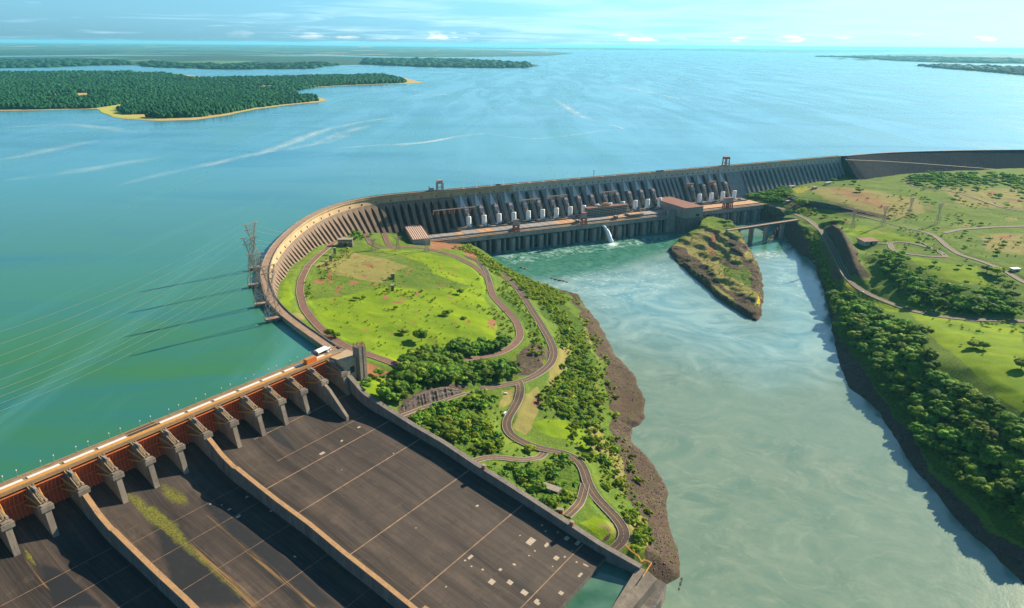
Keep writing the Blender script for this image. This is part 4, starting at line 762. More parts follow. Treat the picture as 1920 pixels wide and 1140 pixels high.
def gantry(name,label,x,y,z,rz,w,dp,h,col,cab,cat='gantry crane',group=None,splay=0,house=(.62,1.),hoistcol=None):
    E=empty(name,label,cat,(x,y,z),rz,group)
    for sx in (-1,1):
        for sy in (-1,1):
            m=MB(); m.bar((sx*w/2,sy*dp/2,0),(sx*(w/2-splay),sy*(dp/2-splay),h*house[0]),1.9); m.build('leg',col,E)
    m=MB()
    for sy in (-1,1): m.bar((-w/2,sy*dp/2,h*.32),(w/2,sy*dp/2,h*.32),1.0); m.bar((-w/2,sy*dp/2,.9),(w/2,sy*dp/2,.9),1.5)
    for sx in (-1,1): m.bar((sx*w/2,-dp/2,h*.34),(sx*(w/2-splay*.6),dp/2,h*.55),.7); m.bar((sx*w/2,dp/2,h*.1),(sx*w/2,-dp/2,h*.34),.7)
    m.build('brace',col,E)
    m=MB(); m.box(-w/2-1,w/2+1,-dp/2-1,dp/2+1,h*house[0],h*house[0]+2); m.build('girder',col,E)
    m=MB(); m.box(-w/2+.3,w/2-.3,-dp/2+.3,dp/2-.3,h*house[0]+2,h*house[1]-.8); hh=m.build('hoist_house',cab,E)
    m=MB(); m.box(-w/2-.3,w/2+.3,-dp/2-.3,dp/2+.3,h*house[1]-.8,h*house[1]); m.build('roof',col,hh)
    return E
M_CRANE=mottled('faded red crane paint',(.36,.10,.07),(.28,.10,.08),.4,bump=0); M_PINK=mottled('faded crane steel',(.40,.28,.27),(.33,.25,.26),.4,bump=0)
p,q,nn,_=on_crest(830,358,-6); gantry('crest_gantry_crane','grey portal gantry crane on the dam crest left of the lamp masts',p[0],p[1],119.7,math.atan2(q[1],q[0]),12,8,22,M_PINK,M_CONPALE,house=(.68,1))
p,q,nn,_=on_crest(1365,312,-5); gantry('crest_gantry_crane','red crest gantry crane with lattice legs at the far right part of the dam',p[0],p[1],119.7,math.atan2(q[1],q[0]),15,11,24,M_CRANE,M_GREY,splay=1.2,house=(.78,1))
p,q,nn,_=on_crest(815,359,-7); E=empty('winch_machine','small pink winch machine on the crest beside the grey gantry crane','winch machine',(p[0],p[1],119.7),math.atan2(q[1],q[0]))
m=MB(); m.box(-10,36,-5,5,.0,1.3); m.build('platform',M_CONDARK,E); m=MB(); m.box(-6,4,-3,3,1.3,6.5); m.build('housing',M_PINK,E); m=MB(); m.bar((-5,0,6),(-7,0,11),.9); m.bar((-7,0,11),(-3.5,0,6.5),.5); m.build('jib',M_CRANE,E)
p,q,nn,_=on_crest(1116,333,-3); E=empty('signal_mast','thin reddish lattice mast on the dam crest above the control building','mast',(p[0],p[1],119.7)); m=MB(); m.bar((0,0,0),(0,0,17),1.0); m.bar((-2,0,16),(2,0,16),.6); m.build('mast_pole',M_CRANE,E); m=MB(); m.box(-1.6,1.6,-1,1,0,2.4); m.build('cabinet',M_WHITE,E)
# small cars on the crest
def car(name,label,x,y,z,rz,body,L=4.6,wd=1.9,h=1.5,group=None,cat='car',box=False):
    E=empty(name,label,cat,(x,y,z),rz,group); m=MB(); hw=wd/2
    m.hexa([(-L/2,-hw,.35),(L/2,-hw,.35),(L/2,hw,.35),(-L/2,hw,.35)],[(-L/2,-hw*.95,.95),(L/2,-hw*.95,.85),(L/2,hw*.95,.85),(-L/2,hw*.95,.95)])
    a,b=(-L/2,L*.38) if box else (-L*.36,L*.2)
    m.hexa([(a,-hw*.9,.95),(b+L*.1,-hw*.9,.9),(b+L*.1,hw*.9,.9),(a,hw*.9,.95)],[(a+.15,-hw*.78,h),(b-.1,-hw*.78,h),(b-.1,hw*.78,h),(a+.15,hw*.78,h)]); B=m.build('body',body,E)
    g=MB(); g.box(a+.3,b-.2,-hw*.93,hw*.93,1.02,h-.18); g.build('window',M_GLASS,B)
    for sx in (-.31,.31):
        for sy in (-1,1): t=MB(); t.tube([(sx*L,sy*(hw-.22),.34),(sx*L,sy*hw,.34)],.34,10); t.build('wheel',M_DARK,E)
    return E
M_CARW=mottled('white car paint',(.8,.8,.8),(.74,.74,.74),.5,rough=.3,bump=0); M_CARD=mottled('dark car paint',(.05,.055,.06),(.04,.04,.05),.5,rough=.3,bump=0)
p,q,nn,_=on_crest(929,346,-5); car('bus','dark bus driving on the straight dam crest among the lamp masts',p[0],p[1],119.7,math.atan2(q[1],q[0]),M_CARD,11,2.6,3.2,cat='bus',box=True)
p,q,nn,_=on_crest(1234,322,-5); car('bus','dark bus on the crest, left of two parked close together',p[0],p[1],119.7,math.atan2(q[1],q[0]),M_CARD,11,2.6,3.2,cat='bus',box=True)
p,q,nn,_=on_crest(1243,321.3,-5); car('bus','dark bus on the crest, right of two parked close together',p[0],p[1],119.7,math.atan2(q[1],q[0]),M_CARD,11,2.6,3.2,cat='bus',box=True)
# ---------------------------------------------------------------- powerhouse
PH=empty('powerhouse','long low powerhouse with grey and orange roof slabs and draft tube piers in the water','powerhouse',(PHO[0],PHO[1],0))
PE=893.
M_BODY=mottled('powerhouse concrete',(.34,.29,.25),(.25,.215,.19),.12,vs=(1,1,.15),c3=(.11,.1,.09))
m=MB(); m.fbox(ph,30,PE,9,46,-4,38.6); child(m.build('substructure',M_DARK),PH)  # near-black colour deepens the shade of the draft tube openings
m=MB(); m.fbox(ph,-4,PE,-1,9.2,30,39); child(m.build('deck_front',M_BODY),PH)
m=MB(); m.fbox(ph,-30,30,9,46,30,38.6); m.fbox(ph,-4,45,1.0,9.1,20,30); child(m.build('end_block',M_CONDARK),PH)
m=MB(); m.fbox(ph,-6,PE,0.2,5.2,39,39.3); child(m.build('crane_track',M_DECK),PH)
m=MB(); m.fbox(ph,-6,PE,-1.2,-.5,39,40.1); child(m.build('front_parapet',M_DECK),PH)
m=MB(); m.fbox(ph,-6,PE,6.6,11.5,38.8,40.4); child(m.build('service_duct',M_BODY),PH)
k=0; a=10.
while a<PE-4:
    wide=(k%2==0); w=4.8 if wide else 2.3; d0=-3.2 if wide else 2.6; m=MB()
    b0,b1=ph(a-w,0),ph(a+w,0); q=[ph(a-w,9.1),ph(a-w,d0),ph(a-w*.6,d0-1.4),ph(a+w*.6,d0-1.4),ph(a+w,d0),ph(a+w,9.1)]
    zt=29.98; m.add([(x[0],x[1],-3) for x in q]+[(x[0],x[1],zt-4 if (i in(2,3)) else zt-2.5*(i in (1,4))) for i,x in enumerate(q)],[(11,10,9,8,7,6)]+[(i,(i+1)%6,(i+1)%6+6,i+6) for i in range(6)])
    if not (592<a<672): child(m.build('pier' ,M_BODY),PH)
    a+=17; k+=1
# roof slabs
pat={4:1,7:1,8:1,18:1,19:1,20:1,21:1,26:1,27:1,28:1}
a=-8.;i=0
while a<600:
    w=17 ; orange=(i in pat) or (34<i<38)
    if not (a>420 and a<500 and False):
        m=MB(); m.fbox(ph,a,a+w-.9,13,43 if a>60 else 36,40,43.6+.15*((i*7)%3)); child(m.build('roof_slab',M_ORSLAB if orange else M_GREY),PH)
    a+=w;i+=1
m=MB(); m.fbox(ph,-9,602,12.6,43.5,39,40); child(m.build('roof_base',M_CONDARK),PH)
a=664.
while a<870:
    m=MB(); m.fbox(ph,a,a+20-.5,13,50,39,42.6); child(m.build('roof_slab',M_ORSLAB),PH); a+=20
m=MB(); m.fbox(ph,60,PE-20,46.01,72,30,45.5); child(m.build('upstream_terrace',M_CONDARK),PH)
m=MB(); m.fbox(ph,150,600,46.5,52,45.5,46.1); m.fbox(ph,664,860,50.5,56,45.5,46.3); m.fbox(ph,75,104,50,60,45.5,48.5); child(m.build('terrace_paving',M_ORSLAB),PH)
# transformers and switchgear on the terrace
def equip(a,b):
    p=ph(a,b); E=empty('transformer','grey transformer block on the terrace behind the powerhouse roof','transformer',(p[0],p[1],45.5),math.atan2(PHP[1],PHP[0]),'transformers on the upstream terrace')
    m=MB(); h=rng.uniform(2.2,4.2); L=rng.uniform(2.5,5); m.box(-L,L,-2,2,0,h); m.build('tank',rng.choice([M_GREY,M_DARK,M_CONDARK]),E)
    m=MB(); 
    for x in (-.5,0,.5): m.tube([(x*L,0,h),(x*L,0,h+rng.uniform(1.6,3))],.35,6)
    m.build('bushing',M_CONPALE,E)
for a in np.r_[np.arange(118,392,9.5),np.arange(505,596,9.5),np.arange(672,858,12)]: 
    equip(a+rng.uniform(-2,2),rng.uniform(48,58))
for a_,l in ((72,'left'),(228,''),(330,''),(555,'')):
    p=ph(a_+120,15); E=empty('roof_cabin','small dark cabin on the powerhouse roof edge','cabin',(p[0],p[1],40),math.atan2(PHP[1],PHP[0]),'cabins along the powerhouse roof'); m=MB(); m.box(-3,3,-5,5,0,7.5); m.build('wall',M_CONDARK,E); m=MB(); m.box(-3.4,3.4,-5.4,5.4,7.5,8.1); m.build('roof',M_GREY,E)
# penstocks
def penstock(a,lab):
    p=ph(a,62); E=empty('penstock',lab,'penstock',(p[0],p[1],45.5),math.atan2(PHP[1],PHP[0]),'penstocks feeding the powerhouse')
    # local y = upstream
    dist=None; su=s_of_p(a); c,_,_=axis(su); n0=float((c-p)@PHN)     # distance to crest edge
    pts=[]
    for z in (84,80,74,67,60): r=5+.68*(104-z)+ (3.2 if z<82 else 1.5); pts.append((0,n0-r,z-45.5))
    pts=[(0,n0-12,80-45.5),(0,n0-16,81-45.5)]+[(0,n0-21.5,80-45.5),(0,n0-26,76-45.5),(0,n0-31,68-45.5),(0,n0-35,60-45.5),(0,n0-37,50-45.5)]
    m=MB(); m.tube(pts,5.3,14); m.build('pipe',M_CONDARK,E,True)
    m=MB(); q=[(x,y-.6,z+.8) for x,y,z in pts[2:5]]
    vs=[];fs=[]
    for x,y,z in q: vs+=[(-4.3,y-3.4,z+3.8),(4.3,y-3.4,z+3.8)]
    for i in range(len(q)-1): fs.append((2*i,2*i+1,2*i+3,2*i+2))
    m.add(vs,fs); m.build('pipe_cover',M_PINK,E)
    m=MB(); m.tube([(0,0,0),(0,0,1.2),(0,0,1.3),(0,0,3.2),(0,.6,21.5),(0,.7,22.2)],[7,7,5.9,5.3,5.3,5.0],18); m.build('lower_sleeve',M_WHITE,E,True)
    m=MB()
    for z in (7,12,17): m.tube([(0,z*.028,z),(0,z*.028,z+.4)],5.5,18)
    m.build('ring',M_WHITED,E)
ORD='first second third fourth fifth sixth seventh eighth ninth tenth eleventh twelfth thirteenth fourteenth fifteenth sixteenth seventeenth eighteenth last'.split()
for i,a in enumerate(units):
    penstock(a,ORD[i]+' white penstock sleeve from the left, at the dam foot '+('left of the control building' if i<9 else ('hidden behind the control building' if i<11 else ('right of the control building' if i<15 else 'beyond the concrete block house'))) )
# control building
CB=empty('control_building','dark office block with rows of balconies standing on the powerhouse roof','building',(*ph(448,52),43),math.atan2(PHP[1],PHP[0]))
m=MB(); m.box(-55,55,-7,9,0,20); m.build('wall',M_CONDARK,CB)
for k in range(5):
    m=MB(); m.box(-55.4,55.4,-8.6,-7.02,1.5+k*4,2.6+k*4); m.build('balcony',M_CONPALE,CB)
    for j in range(14): m=MB(); m.box(-53.5+j*7.8,-48+j*7.8,-7.14,-7.0,2.9+k*4,4.9+k*4); m.build('window',M_GLASS,CB)
m=MB(); m.box(-56.5,56.5,-9,10,20,21); rf=m.build('roof',M_ROOF,CB)
m=MB(); m.box(-12,6,-3,6,21,26); m.box(-9,3,-1,4,26,28); m.build('plant_room',M_ORSLAB,rf)
m=MB(); m.tube([(-20,0,21),(-20,0,24)],3,12); m.build('tank',M_CONPALE,rf,True)
CA=empty('annex_roof_block','low orange roofed annex in front of the control building','annex',(*ph(505,22),43.9),math.atan2(PHP[1],PHP[0])); m=MB(); m.box(-20,20,-11,9,0,3); m.build('wall',M_CONDARK,CA); m=MB(); m.box(-17,17,-8.5,6.5,3,3.8); m.build('roof',M_ORSLAB,CA)
# big block house across the powerhouse
BH=empty('block_house','big windowless concrete block house with brown roof crossing the powerhouse','building',(*ph(632,20),0),math.atan2(PHP[1],PHP[0]))
m=MB(); m.box(-26,26,-58,72,38,61.2); m.build('upper_wall',M_BODY,BH)
m=MB(); m.box(-23,23,-56,-22,-4,38); m.build('base_wall',M_CONDARK,BH)
m=MB(); m.box(-46,-26.1,-26,-14,-4,50); m.build('side_tower',M_BODY,BH)
m=MB(); m.box(-27,27,-59,73,61.2,62.4); m.build('roof',M_ROOF,BH)
m=MB(); m.box(-26.2,-26,48,62,46,52); m.build('door_opening',M_DARK,BH)
m=MB(); m.box(6,16,-58.2,-58,40,46); m.build('window',M_DARK,BH)
# striped end building at the left of the powerhouse
b0=W(758,422,58); b1=W(786,419,58); b2=W(806,446,58); b3=W(774,451,58); ctr=(b0+b1+b2+b3)/4
ax=((b2-b1)+(b3-b0))/2; ln=np.linalg.norm(ax); rz=math.atan2(ax[1],ax[0]); wd=34
EB=empty('striped_roof_hall','long shed with a red and white striped roof at the left end of the powerhouse','building',(ctr[0],ctr[1],38),rz)
m=MB(); m.box(-ln/2,ln/2,-wd/2,wd/2,0,19); m.build('wall',mottled('light grey hall wall',(.34,.31,.33),(.27,.25,.26),.2,vs=(1,1,.2)),EB)
m=MB(); m.hexa([(-ln/2-1,-wd/2-1,19),(ln/2+1,-wd/2-1,19),(ln/2+1,wd/2+1,19),(-ln/2-1,wd/2+1,19)],[(-ln/2-1,-wd/2-1,20),(ln/2+1,-wd/2-1,20),(ln/2+1,wd/2+1,20),(-ln/2-1,wd/2+1,20)]); rf=m.build('roof',M_ROOF,EB)
m=MB()
for k in range(8): y=-wd/2+1.5+k*4.2; m.box(-ln/2,ln/2,y,y+1.7,20,20.5)
rs=m.build('roof_rib',mottled('pale rib sheet',(.75,.60,.48),(.62,.48,.38),.3),rf); rs['kind']='stuff'
# cranes on the tailrace deck
def tail_crane(u,v,lab,n=1):
    w=W(u,v,39.3); a=float((w-PHO)@PHP); p=ph(a,2.7); gantry('tailrace_gantry_crane',lab,p[0],p[1],39.3,math.atan2(PHP[1],PHP[0]),12,7,27,M_CRANE,M_PINK,group='red gantry cranes on the tailrace deck',splay=.8,house=(.5,1))
tail_crane(968,435,'red gantry crane on the deck left of the control building, nearest to the striped shed'); tail_crane(1095,421,'red gantry crane on the deck in front of the control building')
tail_crane(1358,391,'left one of two red gantry cranes standing together beyond the block house'); tail_crane(1366,390,'right one of two red gantry cranes standing together beyond the block house')
# water jet from the tailrace
M_FOAM=NT('white spray'); _n=M_FOAM.noise(.6,5,.7,M_FOAM.map((1,1,.25))); M_FOAM.col(M_FOAM.mix(_n,(.70,.80,.84),(.95,.97,.98)),.8); M_FOAM.bump(_n,1.5,1); M_FOAM=M_FOAM.m
w=W(1142,431,32); a=float((w-PHO)@PHP); m=MB(); vs=[]; pts=[]
for i in range(13):
    t=i/12; p=ph(a+6+9*t,-1-26*t); pts.append((p[0],p[1],33-2*t-31*t*t))
m.tube(pts,[2.0+3.6*(i/12) for i in range(13)],12); o=m.build('water_jet',M_FOAM,smooth=True)
me=o.data
for vv in me.vertices:
    q=vnoise(np.array([vv.co.x*1.0]),np.array([vv.co.y+vv.co.z*.7]),3.,5)[0]; vv.co.x+=q*1.3; vv.co.y+=q
tag(o,'white jet of water arching from the powerhouse wall into the river','water jet')
# ---------------------------------------------------------------- river bridge
p0=W(1368,431,38); p1=W(1500,410,39.5); ax=p1-p0; ln=np.linalg.norm(ax); rz=math.atan2(ax[1],ax[0])
BR=empty('river_bridge','slim brown road bridge on tall piers from the islet to the right bank','bridge',(p0[0],p0[1],38),rz)
m=MB(); m.box(-6,ln+8,-5,5,-3.2,-.2); m.build('girder',M_CONDARK,BR)
m=MB(); m.box(-6,ln+8,-5.6,5.6,-.2,.4); m.build('deck',M_DECK2,BR)
for s_ in (-1,1): m=MB(); m.box(-6,ln+8,s_*5.6-.2,s_*5.6+.2,.4,1.5); m.build('railing',M_KERB,BR)
for u in (1383,1408,1436,1466):
    x=(u-1368)/(1500-1368)*ln*1.0; m=MB(); m.hexa([(x-3.4,-4.2,-42),(x+3.4,-4.2,-42),(x+3.4,4.2,-42),(x-3.4,4.2,-42)],[(x-3.4,-4.2,-5),(x+3.4,-4.2,-5),(x+3.4,4.2,-5),(x-3.4,4.2,-5)]); pr=m.build('pier',M_BODY,BR)
    m=MB(); m.box(x-4,x+4,-5.4,5.4,-5,-3.2); m.build('pier_head',M_BODY,pr)
# ---------------------------------------------------------------- elevator tower and things on the spillway deck
TW=empty('concrete_tower','tall square concrete tower with rusty bars on top beside the spillway end','tower',(*sp(-3,25),0),SP_ROT)
m=MB(); 
for x0,x1,y0,y1 in ((-4.6,4.6,-4.6,-1.0),(-4.6,4.6,1.0,4.6),(-3.6,4.0,-1.02,1.02)): m.box(x0,x1,y0,y1,84,129)
m.build('shaft',M_CON,TW)
for z in range(90,129,6): m=MB(); m.box(-4.75,4.75,-4.75,-4.6,z,z+.3); m.box(4.6,4.75,-4.6,4.75,z,z+.3); m.build('pour_joint',M_CONDARK,TW)
m=MB()
for i in range(60):
    x,y=(rng.uniform(-4.4,4.4),rng.choice([-4.3,4.3])) if i%2 else (rng.choice([-4.3,4.3]),rng.uniform(-4.4,4.4)); m.bar((x,y,129),(x+rng.uniform(-.5,.5),y+rng.uniform(-.5,.5),129+rng.uniform(1.5,4)),.16)
rb=m.build('rebar',M_CRANE,TW); rb['kind']='stuff'
w=W(582,680,119.7); E=empty('orange_container','orange ribbed container standing on the spillway deck near its right end','container',(w[0],w[1],119.6),math.atan2(SPA[1],SPA[0]))
m=MB(); m.box(-6,6,-2.6,2.6,.3,5.2); B=m.build('body',M_ORANGE,E); m=MB(); [m.box(-5.5+i*1.55,-5.1+i*1.55,-2.75,-2.6,.4,5) for i in range(8)]; r_=m.build('rib',M_ORANGE,B); r_['kind']='stuff'; m=MB(); m.box(-6.1,6.1,-2.7,2.7,5.2,5.5); m.build('roof',M_BRICK,B)
w=W(602,662,119.7); E=empty('canopy','pale curved canopy roof on the dam crest beside the orange container','canopy',(w[0],w[1],119.7),math.atan2(SPA[1],SPA[0])+.1)
m=MB(); vs=[];fs=[]
for i in range(9):
    t=i/8*math.pi; 
    for x in (-7,7): vs.append((x,-3.6*math.cos(t),3+2.2*math.sin(t)))
for i in range(8): fs.append((2*i,2*i+1,2*i+3,2*i+2))
for x in (0,1): fs.append(tuple(2*i+x for i in range(9)))
m.add(vs,fs); m.build('roof',mottled('grey membrane',(.52,.50,.48),(.44,.43,.42),.3),E,True); 
for x in (-6,6):
    for y in (-3,3): m=MB(); m.bar((x,y,0),(x,y,3.2),.5); m.build('post',M_GREY,E)
w=W(616,658,119.7); car('utility_truck','white utility truck parked beside the pale canopy on the dam crest',w[0],w[1],119.7,math.atan2(SPA[1],SPA[0])+.4,M_CARW,8,2.6,3,cat='truck',box=True)
for i,u in enumerate(range(14)):
    for q_,hh in ((0,4.5),(9,4.2)):
        p=sp(22+25*i+q_,-8.6); E=empty('deck_lamp','short lamp post on the lake side edge of the spillway deck','lamp post',(p[0],p[1],120.6),0,'lamp posts along the spillway deck'); m=MB(); m.tube([(0,0,0),(0,0,hh)],.13,6); m.build('pole',M_KERB,E); m=MB(); m.tube([(0,0,hh),(0,0,hh+.3),(0,0,hh+.9),(0,0,hh+1)],[.15,.4,.4,.15],8); m.build('globe',M_WHITE,E)
# ---------------------------------------------------------------- intake platforms and lattice towers on the lake side
def lattice(E,H_,b,wst,top,arm,th=.5):
    legs=[]
    zw=H_*.62
    def sec(z):
        if z<zw: t=z/zw; w=b*(1-t)+wst*t; return w,w*.8
        t=(z-zw)/(H_-zw); return wst*(1-t)+top*t, wst*.8*(1-t)+2.2*t
    zs=[0,H_*.13,H_*.26,H_*.38,H_*.5,zw,H_*.72,H_*.82,H_*.91,H_]
    for sx in (-1,1):
        for sy in (-1,1):
            m=MB()
            for a_,b_ in zip(zs[:-1],zs[1:]): A_=sec(a_);B_=sec(b_); m.bar((sx*A_[0]/2,sy*A_[1]/2,a_),(sx*B_[0]/2,sy*B_[1]/2,b_),th)
            m.build('leg',M_STEEL,E)
    m=MB()
    for i,(a_,b_) in enumerate(zip(zs[:-1],zs[1:])):
        A_=sec(a_);B_=sec(b_)
        for s_ in (-1,1):
            for d_ in (-1,1):
                m.bar((d_*A_[0]/2,s_*A_[1]/2,a_),(-d_*B_[0]/2,s_*B_[1]/2,b_),th*.6); m.bar((s_*A_[0]/2,d_*A_[1]/2,a_),(s_*B_[0]/2,-d_*B_[1]/2,b_),th*.6)
        m.bar((-B_[0]/2,B_[1]/2,b_),(B_[0]/2,B_[1]/2,b_),th*.6); m.bar((-B_[0]/2,-B_[1]/2,b_),(B_[0]/2,-B_[1]/2,b_),th*.6)
    br=m.build('bracing',M_STEEL,E)
    m=MB()
    for z,L in ((H_,arm),(H_*.86,arm*.8)):
        for s_ in (-1,1): m.bar((-L/2,s_*1.0,z),(L/2,s_*1.0,z),th*.9); 
        for i in range(8): m.bar((-L/2+L*i/8,(-1)**i*1.0,z),(-L/2+L*(i+1)/8,-(-1)**i*1.0,z),th*.5)
        for s_ in (-1,1): m.bar((s_*L/2,0,z),(s_*L*.3,0,z-H_*.09),th*.6)
    m.build('crossarm',M_STEEL,E)
plats=[((458,535),(490,528)),((456,569),(492,560)),((468,604),(506,595)),((490,642-45),(530,633-44))]
plats=[((463,532),(492,528)),((461,566),(492,560)),((475,602),(506,594)),((497,636-40+1),(530,589))]
plats=[(477.5,530,.0),(476,564,0),(489.5,598-30+0,0)]
def crop4(x,y): return 430+x/5.7,420+y/5.7
PT=[]
for (x,y),(x2,y2),lab in (((210,470),(345,445),'topmost'),((200,650),(340,630),'second from the top'),((268,855),(412,835),'third from the top'),((385,1020),(560,985),'lowest')):
    a=W(*crop4(x,y),119); b=W(*crop4(x2,y2),119); ax=b-a; ln=np.linalg.norm(ax); rz=math.atan2(ax[1],ax[0])
    E=empty('intake_platform','narrow concrete platform over the lake beside the curved crest, %s of four'%lab,'platform',(a[0],a[1],117.2),rz,'platforms on the lake side of the curved dam')
    m=MB(); m.box(0,ln+4,-3.6,3.6,0,2.1); m.build('deck',M_DECK2,E)
    for x_ in (ln*.12,ln*.5,ln*.85): m=MB(); m.box(x_-1.2,x_+1.2,-3,3,-14,0); m.build('pier',M_CONDARK,E)
    c=(a*.52+b*.48); T_=empty('lattice_pylon','rusty lattice power pylon standing over the lake on the %s platform'%lab,'pylon',(c[0],c[1],119.3),rz+.15,'pylons on the lake side of the dam'); lattice(T_,62,ln*.86,3.6,15,22,.42); PT.append((c[0],c[1],rz))
    
def wire(a,b,sag,label,rad=.13,group='power lines over the lake'):
    a=Vector(a);b=Vector(b); pts=[]
    for i in range(25): t=i/24; p=a.lerp(b,t); p.z-=sag*4*t*(1-t); pts.append(p)
    m=MB(); m.tube(pts,rad,4,False); tag(m.build('power_line',M_WIRE),label,'power line',group)
for i,(c,vends) in enumerate(zip(PT,((640,668),(690,712),(738,757,772),(785,800)))):
    for j,ve in enumerate(vends):
        e=W(-160,ve+28,128); wire((c[0]-8+j*6,c[1],119+62-j*5),(e[0],e[1],128),16,'thin tan power line sagging from the %s pylon to the left over the lake'%('topmost','second','third','lowest')[i],.07)
for i,(c,e) in enumerate(zip(PT,((700,452),(745,470),(815,470),(880,440)))):
    for j in (0,1):
        w=W(e[0]+j*14,e[1],62); wire((c[0]+6-j*8,c[1],119+60-j*6),(w[0],w[1],62),10,'thin power line from the %s lake pylon across the curved dam to the meadow'%('topmost','second','third','lowest')[i],.07,'power lines over the curved dam')
# slanting lines from the powerhouse terrace up to the dam crest
for i in range(8):
    a=ph(95+i*42,50); su=s_of_p(95+i*42+70+ (0 if i<6 else 10)); p,q,nn=axis(min(su,SM1)); wire((a[0],a[1],50),(p[0]+nn[0]*2,p[1]+nn[1]*2,112),3,'thin cable rising from the powerhouse terrace to the dam head',.16,'cables between terrace and dam head')
# pylons on the right meadow and the left meadow
def pylon_at(T,u,v,H_,lab,grp,rz=.3,th=.34):
    p=T.hit(u,v); E=empty('lattice_pylon',lab,'pylon',tuple(p),rz,grp); lattice(E,H_,9,2.2,9,16,th)
for u,v,H_,l in ((1597,432,44,'leftmost of four, beside the cliff road'),(1655,424,42,'second of four from the left'),(1705,403,38,'third from the left and farther back'),(1757,420,44,'rightmost')): pylon_at(TR,u,v,H_,'thin grey pylon on the right bank grassland, '+l,'pylons on the right bank')
for u,v,H_,l in ((746,470,26,'left one of three at the upper edge of the inner meadow'),(800,472,26,'right one of three at the upper edge of the inner meadow'),(700,470,22,'on the inner meadow beside the road bend')): pylon_at(TL,u,v,H_,'pale pylon '+l,'pylons on the inner meadow')
# ---------------------------------------------------------------- small buildings and vehicles on land
def house(T,u,v,w,d,h,rz,name,label,cat,wm,rm,over=.5,slope=0,dz=0,door=True):
    p=T.hit(u,v); E=empty(name,label,cat,(p[0],p[1],p[2]+dz),rz); m=MB(); m.box(-w/2,w/2,-d/2,d/2,-2,h); m.build('wall',wm,E)
    m=MB(); m.hexa([(-w/2-over,-d/2-over,h),(w/2+over,-d/2-over,h),(w/2+over,d/2+over,h),(-w/2-over,d/2+over,h)],[(-w/2-over,-d/2-over,h+.5),(w/2+over,-d/2-over,h+.5),(w/2+over,d/2+over,h+.5+slope),(-w/2-over,d/2+over,h+.5+slope)]); m.build('roof',rm,E)
    if door:
        m=MB(); m.box(-w*.1,w*.1,-d/2-.06,-d/2,.2,h*.75); m.build('door',M_DARK,E)
        for s_ in (-.32,.32): m=MB(); m.box(w*s_-w*.08,w*s_+w*.08,-d/2-.06,-d/2,h*.45,h*.75); m.build('window',M_GLASS,E)
    return E
house(TL,648,461,26,13,13,.15,'ruined_block','dark concrete ruin with grass on its roof above the inner meadow road','building',M_CONDARK,M_BODY)
house(TL,1033,922,17,7,4,-.55,'flat_roof_shed','overgrown grey flat roofed shed among bushes beside the chute wall','shed',M_CONDARK,M_KERB,dz=.5)
house(TL,1050,962,5.5,3.2,4,-.3,'orange_hut','small orange hut where the side road meets the chute wall','hut',M_BRICK,M_KERB,.2)
for al_,s_,l in ((14,196,'farther up the slope'),(14,288,'near the orange hut')):
    p=sp(al_,s_); E=empty('wall_box','small orange brown cabinet on top of the chute side wall, '+l,'cabinet',(p[0],p[1],wt(s_)),SP_ROT); m=MB(); m.box(-1.6,1.6,-1.3,1.3,.3,3.4); m.build('body',M_BRICK,E); m=MB(); m.box(-1.9,1.9,-1.6,1.6,3.4,3.7); m.build('lid',M_KERB,E)
for u,v,h in ((737,524,9),(736,545,8),(628,478,12),(620,490,10),(612,499,8)):
    p=TL.hit(u,v); E=empty('ruined_pier','old dark concrete pier standing alone in the inner meadow','ruin',tuple(p),.3,'old concrete piers in the inner meadow'); m=MB(); m.box(-2,2,-2,2,-1,h); m.build('shaft',M_CONDARK,E); m=MB(); m.box(-2.6,2.6,-2.6,2.6,h,h+1); m.build('cap',M_BODY,E)
VC=house(TR,1626,456,30,20,6,.25,'visitor_centre','brown roofed visitor building beside the loop parking on the right bank','building',M_CONPALE,M_ROOF,1.5,2)
house(TR,1527,354,12,8,5,.3,'field_house','small grey house alone on the yellow grass near the dam foot','house',M_CONPALE,M_GREY)
house(TR,1484,352,20,10,5,.4,'site_building','pale low site building at the foot of the right wing dam','building',M_WHITED,M_GREY); house(TR,1553,345,24,8,5,.6,'site_building','pale low site building near the start of the rockfill slope','building',M_WHITED,M_CONPALE)
for u,v,c_,l in ((1478,379,M_GREY,'grey'),(1488,375,M_CARD,'dark')): house(TR,u,v,16,7,4,.5,'yard_shed','long %s shed in the yard at the right end of the powerhouse'%l,'shed',c_,c_)
E=house(TR,1903,507,14,8,3.5,.2,'bus_shelter','white flat roofed shelter beside the right bank road at the frame edge','shelter',M_CONPALE,M_WHITE)
p=TR.hit(1698,464); E=empty('white_dome_sculpture','small teal and white monument on the parking island','monument',tuple(p),0); m=MB(); m.tube([(0,0,0),(0,0,2),(0,0,4),(0,0,5)],[3.2,3,1.8,.3],10); m.build('dome',M_CONPALE,E,True); m=MB(); m.tube([(0,0,0),(0,0,.5)],4,12); m.build('plinth',M_KERB,E)
for u,v,rz,l,b in ((947,777,1.2,'white van parked at the bend beside the lower road',True),(948,739,.3,'white car parked on the pale clearing at the road junction',False),(1766,481,.5,'',0)):
    if not l: continue
    p=TL.hit(u,v); car('parked_van' if b else 'parked_car',l,p[0],p[1],p[2]+.2,rz,M_CARW,6.2 if b else 4.6,2.2,2.5 if b else 1.6,cat='van' if b else 'car',box=b)
for i in range(14):
    u=1726+i*3.4; v=455+i*1.75; p=TR.hit(u,v); car('parked_car','small car in the parking row beside the loop road on the right bank',p[0],p[1],p[2]+.1,1.3,[M_CARW,M_CARD,M_GREY][i%3],group='cars in the right bank parking')
p=TR.hit(1617,548); car('driving_car','white car driving on the cliff road by the river bend',p[0],p[1],p[2]+.2,-.5,M_CARW)
p=TL.hit(825-220,440+40); 
